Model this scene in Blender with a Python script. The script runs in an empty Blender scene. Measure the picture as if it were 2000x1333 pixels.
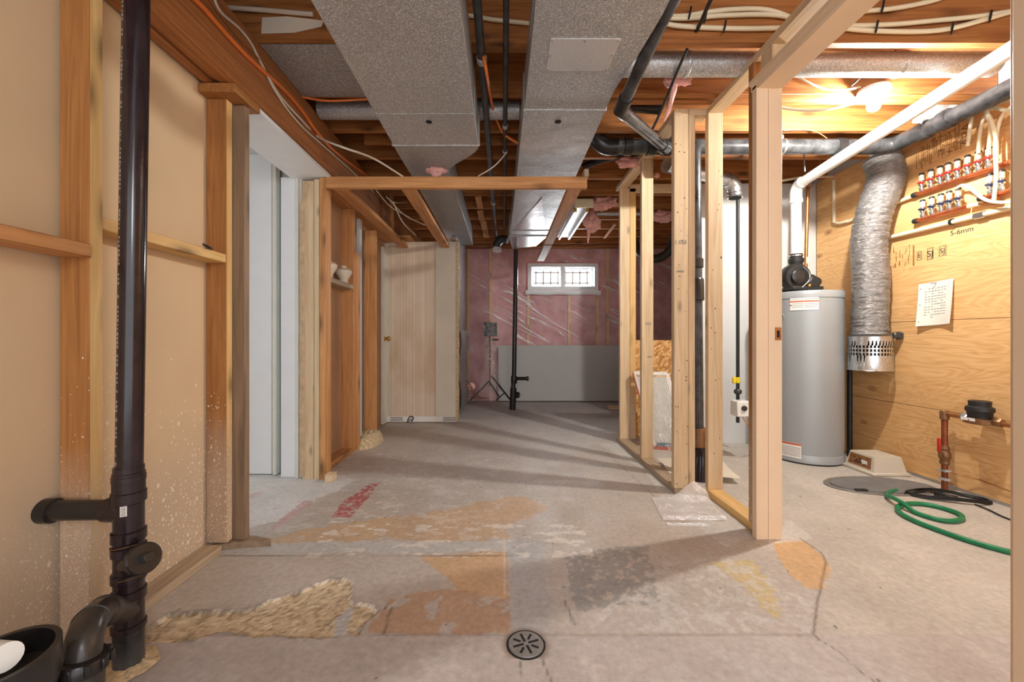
import bpy, bmesh, math, random
import numpy as np
from mathutils import Vector, Matrix, noise as mn
R = random.Random(7)
PI = math.pi
C = bpy.context.scene.collection
CH = .95            # eye height; all code heights are measured from eye level, the floor is FL
FL = -.95
F0, CX, CY = 790., 983., 661.
JB = 1.40           # underside of the joists
def PY(px, py, Y): return Vector(((px-CX)/F0*Y, Y, (CY-py)/F0*Y))
def PX(px, py, X): Y = F0*X/(px-CX); return Vector((X, Y, (CY-py)/F0*Y))
def PZ(px, py, z): Y = F0*z/(CY-py); return Vector(((px-CX)/F0*Y, Y, z))
def PF(px, py, h=0): return PZ(px, py, FL+h)

# ------------------------------------------------------------------ materials
def nt(name):
    m = bpy.data.materials.new(name); m.use_nodes = True
    n = m.node_tree; n.nodes.clear()
    return m, n
def N(n, t, **k):
    x = n.nodes.new(t)
    for a, b in k.items():
        if a.startswith('i_'): x.inputs[int(a[2:])].default_value = b
        else: setattr(x, a, b)
    return x
def L(n, a, ao, b, bi): n.links.new(a.outputs[ao], b.inputs[bi])
def s2l(c): return tuple(((x/12.92) if x <= .04045 else ((x+.055)/1.055)**2.4) for x in c[:3])+(1,)
def rgb(*c): return s2l([x/255 for x in c])
def ramp(n, stops):
    r = N(n, 'ShaderNodeValToRGB'); e = r.color_ramp.elements
    while len(e) < len(stops): e.new(.5)
    for k, (p, c) in enumerate(stops): e[k].position = p; e[k].color = c if len(c) == 4 else tuple(c)+(1,)
    return r
def bsdf(n, **k):
    b = N(n, 'ShaderNodeBsdfPrincipled'); o = N(n, 'ShaderNodeOutputMaterial'); L(n, b, 0, o, 0)
    for a, v in k.items(): b.inputs[a.replace('_', ' ')].default_value = v
    return b
def mix(n, a, b, fac=None, mode='MIX', f=.5):
    m = N(n, 'ShaderNodeMix', data_type='RGBA', blend_type=mode); m.inputs[0].default_value = f
    if fac is not None: n.links.new(fac, m.inputs[0])
    for s, v in ((6, a), (7, b)):
        if hasattr(v, 'links'): n.links.new(v, m.inputs[s])
        else: m.inputs[s].default_value = v
    return m.outputs[2]
def math_(n, op, a, b=0.):
    m = N(n, 'ShaderNodeMath', operation=op)
    for s, v in ((0, a), (1, b)):
        if hasattr(v, 'links'): n.links.new(v, m.inputs[s])
        else: m.inputs[s].default_value = v
    return m.outputs[0]
def pos(n, scale=(1, 1, 1), rnd=0, rot=(0, 0, 0)):
    g = N(n, 'ShaderNodeNewGeometry'); out = g.outputs['Position']
    if rnd:
        oi = N(n, 'ShaderNodeObjectInfo')
        v = N(n, 'ShaderNodeVectorMath', operation='ADD')
        s = N(n, 'ShaderNodeMath', operation='MULTIPLY'); L(n, oi, 'Random', s, 0); s.inputs[1].default_value = rnd
        n.links.new(out, v.inputs[0]); L(n, s, 0, v, 1); out = v.outputs[0]
    if any(rot):
        q = N(n, 'ShaderNodeMapping'); q.inputs['Rotation'].default_value = rot; n.links.new(out, q.inputs[0]); out = q.outputs[0]
    m = N(n, 'ShaderNodeMapping'); m.inputs['Scale'].default_value = scale
    n.links.new(out, m.inputs[0])
    return m.outputs[0]
def noise(n, vec, scale=5, detail=4, rough=.55, dist=0):
    x = N(n, 'ShaderNodeTexNoise'); x.inputs['Scale'].default_value = scale; x.inputs['Detail'].default_value = detail
    x.inputs['Roughness'].default_value = rough; x.inputs['Distortion'].default_value = dist
    n.links.new(vec, x.inputs['Vector']); return x
def bump(n, b, h, strength=.3, dist=.004):
    u = N(n, 'ShaderNodeBump'); u.inputs['Strength'].default_value = strength; u.inputs['Distance'].default_value = dist
    n.links.new(h, u.inputs['Height']); L(n, u, 0, b, 'Normal')
def plain(name, col, rough=.5, metal=0., var=.12, scale=9, bmp=0., bscale=60, **k):
    m, n = nt(name); b = bsdf(n, Roughness=rough, Metallic=metal, **k)
    v = pos(n); x = noise(n, v, scale, 5)
    c0 = tuple(max(0, c*(1-var)) for c in col[:3]); c1 = tuple(min(1, c*(1+var)) for c in col[:3])
    r = ramp(n, [(.3, c0), (.7, c1)]); L(n, x, 0, r, 0); L(n, r, 0, b, 'Base Color')
    if bmp: bump(n, b, noise(n, v, bscale, 4).outputs[0], bmp)
    return m
WC = {}
def wood(kind, axis):
    """axis: the way the grain runs."""
    if (kind, axis) in WC: return WC[kind, axis]
    pal = {'old': (rgb(150, 96, 46), rgb(190, 132, 74)), 'joist': (rgb(136, 80, 34), rgb(192, 128, 68)),
           'beam': (rgb(142, 88, 46), rgb(192, 128, 74)), 'new': (rgb(208, 180, 140), rgb(236, 214, 178)),
           'dusty': (rgb(164, 142, 118), rgb(200, 180, 152)), 'frame': (rgb(184, 122, 68), rgb(220, 164, 106)),
           'bright': (rgb(216, 172, 104), rgb(240, 204, 140)), 'grey': (rgb(120, 98, 78), rgb(160, 134, 108))}[kind]
    m, n = nt('wood_%s_%s' % (kind, axis)); b = bsdf(n, Roughness=.62)
    i = 'xyz'.index(axis); sc = [22.]*3; sc[i] = 1.1
    v = pos(n, sc, 3.7); g = noise(n, v, 1.6, 7, .62, 1.1)
    sc2 = [4.]*3; sc2[i] = 1.3; g2 = noise(n, pos(n, sc2, 3.7), 1., 3)
    r = ramp(n, [(.30, pal[0]), (.66, pal[1])]); L(n, g, 0, r, 0)
    c = mix(n, r.outputs[0], (.52, .42, .34, 1), g2.outputs[0], 'MULTIPLY')
    c = mix(n, r.outputs[0], c, f=.45)
    # knots
    sk = [10.]*3; sk[i] = 3.6
    vo = N(n, 'ShaderNodeTexVoronoi'); vo.inputs['Scale'].default_value = 1.; n.links.new(pos(n, sk, 3.7), vo.inputs['Vector'])
    kr = ramp(n, [(.10, (1, 1, 1)), (.20, (.45, .45, .45)), (.36, (0, 0, 0))] if kind != 'new' else [(.07, (1, 1, 1)), (.14, (.35, .35, .35)), (.2, (0, 0, 0))]); L(n, vo, 'Distance', kr, 0)
    cs = N(n, 'ShaderNodeSeparateColor'); L(n, vo, 'Color', cs, 0)
    gate = math_(n, 'GREATER_THAN', cs.outputs[0], .42 if kind != 'new' else .55)
    kf = math_(n, 'MULTIPLY', math_(n, 'MULTIPLY', kr.outputs[0], gate), .78 if kind != 'new' else .6)
    dark = tuple(x*.22 for x in pal[0][:3])+(1,)
    c = mix(n, c, dark, kf)
    n.links.new(c, b.inputs['Base Color'])
    bump(n, b, g.outputs[0], .15, .002)
    WC[kind, axis] = m
    return m
def splash(m, z0=-.35, grey=rgb(190, 170, 148), lo=-.95):
    """old paint spatter that thickens towards the bottom of a wall, and the worn grey band at its foot"""
    n = m.node_tree; b = next(x for x in n.nodes if x.type == 'BSDF_PRINCIPLED')
    src = b.inputs['Base Color'].links[0].from_socket
    g = N(n, 'ShaderNodeNewGeometry'); s = N(n, 'ShaderNodeSeparateXYZ'); L(n, g, 'Position', s, 0)
    z = s.outputs[2]
    mr = N(n, 'ShaderNodeMapRange'); n.links.new(z, mr.inputs[0]); mr.inputs[1].default_value = .10; mr.inputs[2].default_value = .95
    mr.inputs[3].default_value = 1; mr.inputs[4].default_value = 0
    dens = math_(n, 'POWER', mr.outputs[0], 1.45)
    tot = None
    for sc, k in ((40, .30), (80, .34), (150, .38)):
        vo = N(n, 'ShaderNodeTexVoronoi'); vo.inputs['Scale'].default_value = sc; n.links.new(pos(n, (1, 1, .75)), vo.inputs['Vector'])
        cs = N(n, 'ShaderNodeSeparateColor'); L(n, vo, 'Color', cs, 0)
        gate = math_(n, 'LESS_THAN', cs.outputs[0], math_(n, 'MULTIPLY', dens, (.22 if sc < 50 else .45) if sc < 100 else .7))
        size = math_(n, 'MULTIPLY', cs.outputs[1], k)
        sp = math_(n, 'MULTIPLY', math_(n, 'LESS_THAN', vo.outputs['Distance'], size), gate)
        tot = sp if tot is None else math_(n, 'MAXIMUM', tot, sp)
    nz = noise(n, pos(n, (1, 1, .6)), 5, 6)
    hz = N(n, 'ShaderNodeMapRange'); n.links.new(math_(n, 'ADD', z, math_(n, 'MULTIPLY', nz.outputs[0], .34)), hz.inputs[0])
    hz.inputs[1].default_value = .80; hz.inputs[2].default_value = .5; hz.inputs[3].default_value = 0; hz.inputs[4].default_value = .7
    c = mix(n, src, grey, hz.outputs[0])
    fine = noise(n, pos(n, (1, 1, 1)), 170, 3, .7)
    fr = ramp(n, [(.52, (0, 0, 0)), (.62, (.6, .6, .6))]); L(n, fine, 0, fr, 0)
    band = N(n, 'ShaderNodeMapRange'); n.links.new(z, band.inputs[0]); band.inputs[1].default_value = .62; band.inputs[2].default_value = .36; band.inputs[3].default_value = 0; band.inputs[4].default_value = .75
    c = mix(n, c, rgb(214, 196, 172), math_(n, 'MULTIPLY', fr.outputs[0], band.outputs[0]))
    c = mix(n, c, rgb(232, 220, 204), math_(n, 'MULTIPLY', tot, .9))
    n.links.new(c, b.inputs['Base Color'])
def plywood(name):
    m, n = nt(name); b = bsdf(n, Roughness=.6)
    v = pos(n, (1, .55, 2.6)); big = noise(n, v, 1.5, 3, .5, .8)
    w = math_(n, 'SINE', math_(n, 'MULTIPLY', big.outputs[0], 150))
    fine = noise(n, pos(n, (1, 2, 60)), 2, 4)
    mix1 = math_(n, 'ADD', math_(n, 'MULTIPLY', w, .13), fine.outputs[0])
    r = ramp(n, [(.2, rgb(206, 156, 98)), (.55, rgb(226, 180, 122)), (.9, rgb(236, 196, 142))]); n.links.new(mix1, r.inputs[0])
    bl = noise(n, pos(n, (1, 1, .7)), 2.2, 3)
    c = mix(n, r.outputs[0], rgb(204, 152, 94), math_(n, 'MULTIPLY', math_(n, 'SUBTRACT', bl.outputs[0], .42), 1.1))
    vo = N(n, 'ShaderNodeTexVoronoi'); vo.inputs['Scale'].default_value = 1.; n.links.new(pos(n, (1, 3.2, 6)), vo.inputs['Vector'])
    kr = ramp(n, [(.05, (1, 1, 1)), (.09, (.2, .2, .2)), (.12, (.8, .8, .8)), (.15, (0, 0, 0))]); L(n, vo, 'Distance', kr, 0)
    cs = N(n, 'ShaderNodeSeparateColor'); L(n, vo, 'Color', cs, 0)
    c = mix(n, c, rgb(120, 66, 28), math_(n, 'MULTIPLY', math_(n, 'MULTIPLY', kr.outputs[0], math_(n, 'GREATER_THAN', cs.outputs[0], .55)), .75))
    n.links.new(c, b.inputs['Base Color']); return m
def galv(name, c=(.56, .57, .58), rough=.45, metal=.5, mottle=.55):
    m, n = nt(name); b = bsdf(n, Roughness=rough, Metallic=metal)
    vo = N(n, 'ShaderNodeTexVoronoi'); vo.inputs['Scale'].default_value = 300; n.links.new(pos(n), vo.inputs['Vector'])
    cs = N(n, 'ShaderNodeSeparateColor'); L(n, vo, 'Color', cs, 0)
    r = ramp(n, [(.0, tuple(x*(1-mottle*.8) for x in c)), (.72, c), (.98, tuple(min(1, x*1.7) for x in c))]); L(n, cs, 0, r, 0)
    g = noise(n, pos(n), 3.5, 4)
    cc = mix(n, r.outputs[0], tuple(x*.62 for x in c)+(1,), math_(n, 'MULTIPLY', g.outputs[0], .55))
    n.links.new(cc, b.inputs['Base Color'])
    bump(n, b, noise(n, pos(n), 2.6, 3).outputs[0], .35, .03)
    return m
def emis(name, col, s):
    m, n = nt(name); e = N(n, 'ShaderNodeEmission'); o = N(n, 'ShaderNodeOutputMaterial'); L(n, e, 0, o, 0)
    e.inputs[0].default_value = col; e.inputs[1].default_value = s; return m

M = {}
M['drywall_back'] = plain('drywall_back_paper', rgb(212, 186, 150), .85, var=.04, scale=3)
splash(M['drywall_back'])
for k, kk in (('old', 'z'), ('bright', 'z')): splash(wood(k, kk))
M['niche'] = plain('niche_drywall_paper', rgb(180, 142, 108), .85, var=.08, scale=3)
M['white'] = plain('white_paint', rgb(236, 238, 240), .45, var=.02)
M['whitewall'] = plain('white_wall_paint', rgb(214, 218, 222), .6, var=.02)
M['trimwhite'] = plain('aged_white_trim', rgb(224, 222, 212), .5, var=.04)
M['peach'] = plain('peach_primed_wood', rgb(234, 208, 176), .5, var=.04, scale=4)
M['ragged'] = plain('torn_drywall', rgb(196, 168, 136), .9, var=.2, scale=14, bmp=.4)
M['greywall'] = plain('grey_drywall', rgb(186, 184, 182), .8, var=.05, scale=2)
M['utilwall'] = plain('white_drywall', rgb(214, 213, 210), .75, var=.04, scale=2)
M['ply'] = plywood('plywood_sheathing')
M['subfloor'] = plain('subfloor_sheathing', rgb(150, 98, 52), .8, var=.15)
M['galv'] = galv('galvanised_duct')
M['galv_dark'] = galv('mottled_galvanised', (.46, .465, .47), .5, .45, .7)
M['galv_shiny'] = galv('bright_galvanised', (.66, .67, .68), .28, .9, .35)
M['patch'] = galv('bright_sheet_patch', (.86, .87, .88), .26, .55, .08)
M['abs'] = plain('black_abs', (.018, .016, .016, 1), .28, var=.3, scale=20)
M['absbrown'] = plain('brown_black_abs', (.022, .013, .016, 1), .16, var=.3, scale=14)
M['abstrap'] = plain('scuffed_trap_plastic', (.05, .043, .038, 1), .3, var=.4, scale=22, bmp=.15)
M['absdusty'] = plain('dusty_black_abs', (.045, .046, .048, 1), .26, var=.75, scale=12)
M['steelpipe'] = plain('grey_black_iron', (.07, .075, .08, 1), .4, .5, var=.4, scale=16)
M['pvc'] = plain('white_pvc', rgb(232, 232, 228), .35, var=.03)
M['pex'] = plain('cream_plastic_tube', rgb(232, 220, 188), .4, var=.05)
M['copper'] = plain('copper', rgb(196, 110, 72), .32, .85, var=.25, scale=18)
M['copperdull'] = plain('dull_copper', rgb(176, 120, 74), .4, .8, var=.2, scale=12)
M['brass'] = plain('brass', rgb(206, 164, 84), .3, .9, var=.15)
M['chrome'] = plain('chrome', (.6, .62, .66, 1), .2, .95, var=.1)
M['red'] = plain('red_plastic', rgb(186, 38, 28), .4, var=.1)
M['blueblk'] = plain('dark_blue_plastic', rgb(30, 34, 62), .4, var=.3)
M['yellow'] = plain('yellow_valve_paint', rgb(232, 206, 34), .4, var=.1)
M['black'] = plain('black_rubber', (.014, .014, .014, 1), .5, var=.3)
M['orange'] = plain('orange_cable', rgb(232, 124, 52), .45, var=.08)
M['wirewhite'] = plain('white_cable', rgb(214, 204, 186), .5, var=.06)
M['tankgrey'] = plain('grey_tank_enamel', rgb(158, 163, 165), .36, .15, var=.03, scale=2)
M['label'] = plain('white_label_paper', rgb(232, 228, 222), .55, var=.03)
M['ink'] = plain('dark_ink', rgb(58, 46, 40), .7, var=.1)
M['greyink'] = plain('faded_grey_ink', rgb(150, 146, 142), .7, var=.1)
M['stamp'] = plain('brown_stamp_ink', rgb(142, 96, 52), .7, var=.15)
M['rust'] = plain('orange_label_bar', rgb(196, 92, 54), .6, var=.1)
M['green'] = plain('green_hose', rgb(22, 122, 78), .38, var=.15, scale=30)
M['paper'] = plain('note_paper', rgb(230, 226, 214), .7, var=.04)
M['pink'] = plain('pink_glass_wool', rgb(238, 178, 170), .95, var=.25, scale=24, bmp=.9, bscale=90)
M['beige'] = plain('beige_plastic', rgb(206, 196, 178), .5, var=.05)
M['lidgrey'] = plain('grey_pit_lid', rgb(118, 118, 118), .55, var=.15, scale=8, bmp=.2)
M['castgrey'] = plain('cast_drain_metal', rgb(136, 132, 128), .5, .3, var=.2, scale=30)
M['pit'] = plain('dark_slot', (.006, .006, .006, 1), .8)
M['ceramic'] = plain('cream_ceramic', rgb(232, 220, 200), .3, var=.04)
M['flexdark'] = plain('dark_flex_duct', rgb(52, 50, 36), .45, var=.4, scale=14)
M['bronze'] = plain('bronze_body', rgb(134, 98, 66), .45, .6, var=.25, scale=20)
M['rustpipe'] = plain('dull_copper_red', rgb(142, 78, 48), .45, .55, var=.25, scale=15)
M['agg'] = plain('loose_concrete', rgb(204, 182, 146), .95, var=.35, scale=60, bmp=.9, bscale=120)
M['scrap'] = plain('weathered_splinter', rgb(150, 128, 106), .85, var=.3, scale=30)
M['filterwhite'] = plain('pleated_white_media', rgb(214, 212, 204), .75, var=.08, scale=20)
M['filtered'] = plain('red_card_edge', rgb(186, 76, 52), .6, var=.15)
M['teal'] = plain('teal_gap_shade_and_band', rgb(96, 124, 132), .6, var=.05)  # door gap shade painted as a colour, also the filter's teal band
M['osb'] = None
def osb():
    m, n = nt('oriented_strand_board'); b = bsdf(n, Roughness=.7)
    vo = N(n, 'ShaderNodeTexVoronoi'); vo.inputs['Scale'].default_value = 1
    w = noise(n, pos(n), 9, 3, .6); v = N(n, 'ShaderNodeVectorMath', operation='ADD')
    n.links.new(pos(n, (26, 26, 44), 0, (0, .6, 0)), v.inputs[0]); L(n, w, 1, v, 1); L(n, v, 0, vo, 'Vector')
    cs = N(n, 'ShaderNodeSeparateColor'); L(n, vo, 'Color', cs, 0)
    r = ramp(n, [(0, rgb(168, 112, 56)), (.5, rgb(212, 160, 96)), (1, rgb(236, 196, 138))]); L(n, cs, 0, r, 0)
    L(n, r, 0, b, 'Base Color'); return m
M['osb'] = osb()
def wallpaper():
    m, n = nt('striped_wallpaper'); b = bsdf(n, Roughness=.6)
    v = pos(n, (1, 0, 0)); x = noise(n, v, 60, 4, .95)
    r = ramp(n, [(.38, rgb(182, 150, 122)), (.43, rgb(222, 206, 184)), (.50, rgb(230, 216, 194)), (.53, rgb(170, 132, 104)), (.57, rgb(226, 212, 190)), (.62, rgb(190, 160, 130))]); L(n, x, 0, r, 0)
    st = noise(n, pos(n, (1, 1, .5)), 3.2, 4); sr = ramp(n, [(.45, (0, 0, 0)), (.7, (.5, .5, .5))]); L(n, st, 0, sr, 0)
    c = mix(n, r.outputs[0], rgb(176, 140, 96), sr.outputs[0])
    n.links.new(c, b.inputs['Base Color']); return m
M['wallpaper'] = wallpaper()
M['boardplain'] = plain('aged_wallboard', rgb(222, 214, 196), .7, var=.08, scale=3)
def foil(name, c, rough=.3, sc=30):
    m, n = nt(name); b = bsdf(n, Roughness=rough, Metallic=.55)
    x = noise(n, pos(n, (1, 1, 2.6)), sc, 5, .65, .8)
    r = ramp(n, [(.3, tuple(k*.45 for k in c)), (.6, c), (.78, tuple(min(1, k*1.9) for k in c))]); L(n, x, 0, r, 0); L(n, r, 0, b, 'Base Color')
    bump(n, b, x.outputs[0], .7, .02); return m
M['flexsilver'] = foil('silver_duct_wrap', (.36, .345, .335))
M['foil'] = foil('crumpled_foil', (.42, .42, .42), .25, 22)
def insul():
    m, n = nt('pink_insulation_batts'); b = bsdf(n, Roughness=.8)
    x = noise(n, pos(n, (1, 1, .8)), 4.5, 7, .62)
    r = ramp(n, [(.28, rgb(168, 104, 110)), (.5, rgb(210, 144, 146)), (.75, rgb(232, 182, 180))]); L(n, x, 0, r, 0)
    # dark gap beside each batt
    L(n, r, 0, b, 'Base Color'); bump(n, b, x.outputs[0], .6, .03); return m
M['insul'] = insul()
def poly(name, base_a=.17, streak=.75, tint=(.95, .93, .95, 1), rot=-.5, sc=(.55, 1, 9)):
    m, n = nt(name); o = N(n, 'ShaderNodeOutputMaterial'); t = N(n, 'ShaderNodeBsdfTransparent'); g = N(n, 'ShaderNodeBsdfPrincipled')
    g.inputs['Base Color'].default_value = tint; g.inputs['Roughness'].default_value = .22
    ms = N(n, 'ShaderNodeMixShader')
    x = noise(n, pos(n, sc, 0, (0, rot, 0)), 1.3, 4, .5, .4)
    r = ramp(n, [(.55, (0, 0, 0)), (.585, (1, 1, 1)), (.62, (0, 0, 0))]); L(n, x, 0, r, 0)
    y = noise(n, pos(n), 1.5, 2); yr = ramp(n, [(.42, (0, 0, 0)), (.62, (1, 1, 1))]); L(n, y, 0, yr, 0)
    f = math_(n, 'ADD', math_(n, 'MULTIPLY', math_(n, 'MULTIPLY', r.outputs[0], yr.outputs[0]), streak), base_a)
    n.links.new(f, ms.inputs[0]); L(n, t, 0, ms, 1); L(n, g, 0, ms, 2); L(n, ms, 0, o, 0)
    u = N(n, 'ShaderNodeBump'); u.inputs['Strength'].default_value = .8; u.inputs['Distance'].default_value = .03; L(n, x, 0, u, 'Height'); L(n, u, 0, g, 'Normal')
    return m
M['poly'] = poly('clear_poly_sheet')
M['polyloose'] = poly('loose_plastic_film', .42, .3, rot=.2, sc=(9, 9, 9))
M['polywrap'] = poly('clear_wrapping', .10, .7, rot=1.3, sc=(8, 8, 14))
def glass(name):
    m, n = nt(name); o = N(n, 'ShaderNodeOutputMaterial'); t = N(n, 'ShaderNodeBsdfTransparent'); g = N(n, 'ShaderNodeBsdfGlossy')
    g.inputs['Roughness'].default_value = .05; ms = N(n, 'ShaderNodeMixShader'); ms.inputs[0].default_value = .07
    L(n, t, 0, ms, 1); L(n, g, 0, ms, 2); L(n, ms, 0, o, 0); return m
M['glass'] = glass('window_glass')
M['bulb'] = emis('lit_bulb', (1, .97, .91, 1), 2900)
M['tube'] = plain('unlit_tube', rgb(226, 230, 234), .3, var=.03)

# ------------------------------------------------------------------ mesh building
class MB:
    def __init__(s): s.v = []; s.f = []; s.sm = []
    def add(s, v, f, smooth=False):
        o = len(s.v); s.v += [Vector(p) for p in v]; s.f += [[i+o for i in q] for q in f]; s.sm += [smooth]*len(f); return s
    def box(s, x0, x1, y0, y1, z0, z1, b=.0015):
        c = Vector(((x0+x1)/2, (y0+y1)/2, (z0+z1)/2)); return s.obox(c, (abs(x1-x0), abs(y1-y0), abs(z1-z0)), None, b)
    def obox(s, c, size, rot=None, b=.0015):
        bm = bmesh.new(); bmesh.ops.create_cube(bm, size=1)
        for v in bm.verts: v.co = Vector((v.co.x*size[0], v.co.y*size[1], v.co.z*size[2]))
        b = min(b, min(size)*.3)
        if b > 0: bmesh.ops.bevel(bm, geom=bm.edges[:], offset=b, segments=1, affect='EDGES')
        if rot is not None: bmesh.ops.transform(bm, matrix=rot.to_4x4(), verts=bm.verts[:])
        bm.verts.index_update()
        s.add([v.co+Vector(c) for v in bm.verts], [[v.index for v in f.verts] for f in bm.faces]); bm.free(); return s
    def beam(s, p, q, w, h, up=(0, 0, 1), b=.0015):
        p, q = Vector(p), Vector(q); d = (q-p); l = d.length; d.normalize(); u = Vector(up); x = d.cross(u).normalized(); u = x.cross(d)
        m = Matrix((x, d, u)).transposed()
        return s.obox((p+q)/2, (w, l, h), m, b)
    def prism(s, pts, dvec):
        """pts: a closed outline of 3D points, extruded by dvec"""
        n = len(pts); p = [Vector(a) for a in pts]; q = [a+Vector(dvec) for a in p]
        return s.add(p+q, [list(range(n))[::-1], [i+n for i in range(n)]]+[[i, (i+1) % n, (i+1) % n+n, i+n] for i in range(n)])
    def tube(s, path, r, n=14, cap=True, rf=None, closed=False):
        P = [Vector(p) for p in path]; k = len(P); T = []
        for i in range(k):
            a = P[(i-1) % k] if (closed or i > 0) else P[i]; b = P[(i+1) % k] if (closed or i < k-1) else P[i]
            t = b-a; T.append(t.normalized() if t.length > 1e-9 else Vector((0, 0, 1)))
        u = T[0].orthogonal().normalized(); vs = []
        for i in range(k):
            u = (u-T[i]*u.dot(T[i])).normalized(); w = T[i].cross(u)
            for j in range(n):
                a = 2*PI*j/n; rr = (r[i] if isinstance(r, (list, tuple)) else r)
                if rf: rr *= rf(i, a)
                vs.append(P[i]+(u*math.cos(a)+w*math.sin(a))*rr)
        fs = []
        for i in range(k if closed else k-1):
            i2 = (i+1) % k
            for j in range(n): fs.append([i*n+j, i*n+(j+1) % n, i2*n+(j+1) % n, i2*n+j])
        s.add(vs, fs, True)
        if cap and not closed:
            s.add(vs[:n], [list(range(n))[::-1]]); s.add(vs[-n:], [list(range(n))])
        return s
    def lathe(s, prof, base=(0, 0, 0), axis=(0, 0, 1), n=28, cap=True):
        """prof: (radius, height) pairs"""
        ax = Vector(axis).normalized(); u = ax.orthogonal().normalized(); w = ax.cross(u); B = Vector(base); vs = []
        for r, h in prof:
            for j in range(n):
                a = 2*PI*j/n; vs.append(B+ax*h+(u*math.cos(a)+w*math.sin(a))*r)
        fs = [[i*n+j, i*n+(j+1) % n, (i+1)*n+(j+1) % n, (i+1)*n+j] for i in range(len(prof)-1) for j in range(n)]
        s.add(vs, fs, True)
        if cap:
            if prof[0][0] > 1e-5: s.add(vs[:n], [list(range(n))[::-1]])
            if prof[-1][0] > 1e-5: s.add(vs[-n:], [list(range(n))])
        return s
    def grid(s, nu, nv, fn, smooth=True):
        vs = [fn(i/(nu-1), j/(nv-1)) for j in range(nv) for i in range(nu)]
        return s.add(vs, [[j*nu+i, j*nu+i+1, (j+1)*nu+i+1, (j+1)*nu+i] for j in range(nv-1) for i in range(nu-1)], smooth)
    def build(s, name, mat, parent=None, label=None, cat=None, group=None, kind=None, angle=40):
        me = bpy.data.meshes.new(name)
        if parent is None:
            xs = [v.x for v in s.v]; ys = [v.y for v in s.v]; zs = [v.z for v in s.v]
            org = Vector(((min(xs)+max(xs))/2, (min(ys)+max(ys))/2, min(zs)))
        else: org = Vector(parent['_org'])
        me.from_pydata([v-org for v in s.v], [], s.f); me.validate()
        me.polygons.foreach_set('use_smooth', s.sm[:len(me.polygons)] if len(s.sm) == len(me.polygons) else [False]*len(me.polygons))
        bm = bmesh.new(); bm.from_mesh(me); bmesh.ops.remove_doubles(bm, verts=bm.verts, dist=1e-5); bmesh.ops.recalc_face_normals(bm, faces=bm.faces); bm.to_mesh(me); bm.free()
        me.set_sharp_from_angle(angle=math.radians(angle))
        me.materials.append(M[mat] if isinstance(mat, str) else mat)
        o = bpy.data.objects.new(name, me); C.objects.link(o)
        if parent is None: o.location = org+Vector((0, 0, CH))
        else: o.parent = parent
        o['_org'] = list(org); tag(o, label, cat, group, kind)
        return o
def tag(o, label=None, cat=None, group=None, kind=None):
    for k, v in (('label', label), ('category', cat), ('group', group), ('kind', kind)):
        if v: o[k] = v
def T(name, label, cat, loc, group=None):
    o = bpy.data.objects.new(name, None); C.objects.link(o); o.empty_display_size = .05
    o.location = Vector(loc)+Vector((0, 0, CH)); o['_org'] = list(loc); tag(o, label, cat, group); return o
def cr(pts, n=8):
    P = [Vector(p) for p in pts]; P = [P[0]*2-P[1]]+P+[P[-1]*2-P[-2]]; out = []
    for i in range(1, len(P)-2):
        for k in range(n):
            t = k/n; a, b, c, d = P[i-1:i+3]
            out.append(.5*((2*b)+(c-a)*t+(2*a-5*b+4*c-d)*t*t+(3*b-a-3*c+d)*t**3))
    out.append(P[-2]); return out
def S(name, mb, mat): return mb.build(name, mat, kind='structure')
def text(body, size, loc, rot, mat, parent, name='printed_text', depth=.0004):
    cu = bpy.data.curves.new('txt', 'FONT'); cu.body = body; cu.size = size; cu.extrude = depth; cu.align_x = 'CENTER'; cu.align_y = 'CENTER'
    t = bpy.data.objects.new('txt', cu); me = bpy.data.meshes.new_from_object(t)
    bpy.data.objects.remove(t); mat4 = Matrix.Translation(Vector(loc)-Vector(parent['_org'])) @ rot.to_4x4(); me.transform(mat4)
    me.materials.clear(); me.materials.append(M[mat]); o = bpy.data.objects.new(name, me); C.objects.link(o); o.parent = parent; o['_org'] = parent['_org']
    return o
from mathutils import Euler
RXP = Euler((PI/2, 0, 0)).to_matrix()                 # lettering that faces -Y
RWALL = Euler((PI/2, 0, -PI/2)).to_matrix()           # lettering on the plywood, facing -X
def bd(name, kind, x0, x1, y0, y1, z0, z1, parent=None, **k):
    d = (abs(x1-x0), abs(y1-y0), abs(z1-z0)); ax = 'xyz'[d.index(max(d))]
    return MB().box(x0, x1, y0, y1, z0, z1, .002).build(name, wood(kind, ax), parent, **k)

# ------------------------------------------------------------------ floor
def vnoise(X, Y, s, seed):
    rs = np.random.RandomState(seed); g = rs.rand(256, 256); x = X*s+50; y = Y*s+50
    xi = np.floor(x).astype(int); yi = np.floor(y).astype(int); fx = x-xi; fy = y-yi; fx = fx*fx*(3-2*fx); fy = fy*fy*(3-2*fy)
    G = lambda a, b: g[a % 256, b % 256]
    return (G(xi, yi)*(1-fx)+G(xi+1, yi)*fx)*(1-fy)+(G(xi, yi+1)*(1-fx)+G(xi+1, yi+1)*fx)*fy
def fbm(X, Y, s, seed, o=4):
    t = 0; a = 1; w = 0
    for k in range(o): t = t+a*vnoise(X, Y, s*2**k, seed+k); w += a; a *= .55
    return t/w
def inside(poly, X, Y):
    r = np.zeros(X.shape, bool); n = len(poly)
    for i in range(n):
        x1, y1 = poly[i]; x2, y2 = poly[(i+1) % n]
        c = ((y1 > Y) != (y2 > Y)); r ^= c & (X < (x2-x1)*(Y-y1)/((y2-y1) if abs(y2-y1) > 1e-9 else 1e-9)+x1)
    return r
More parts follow.
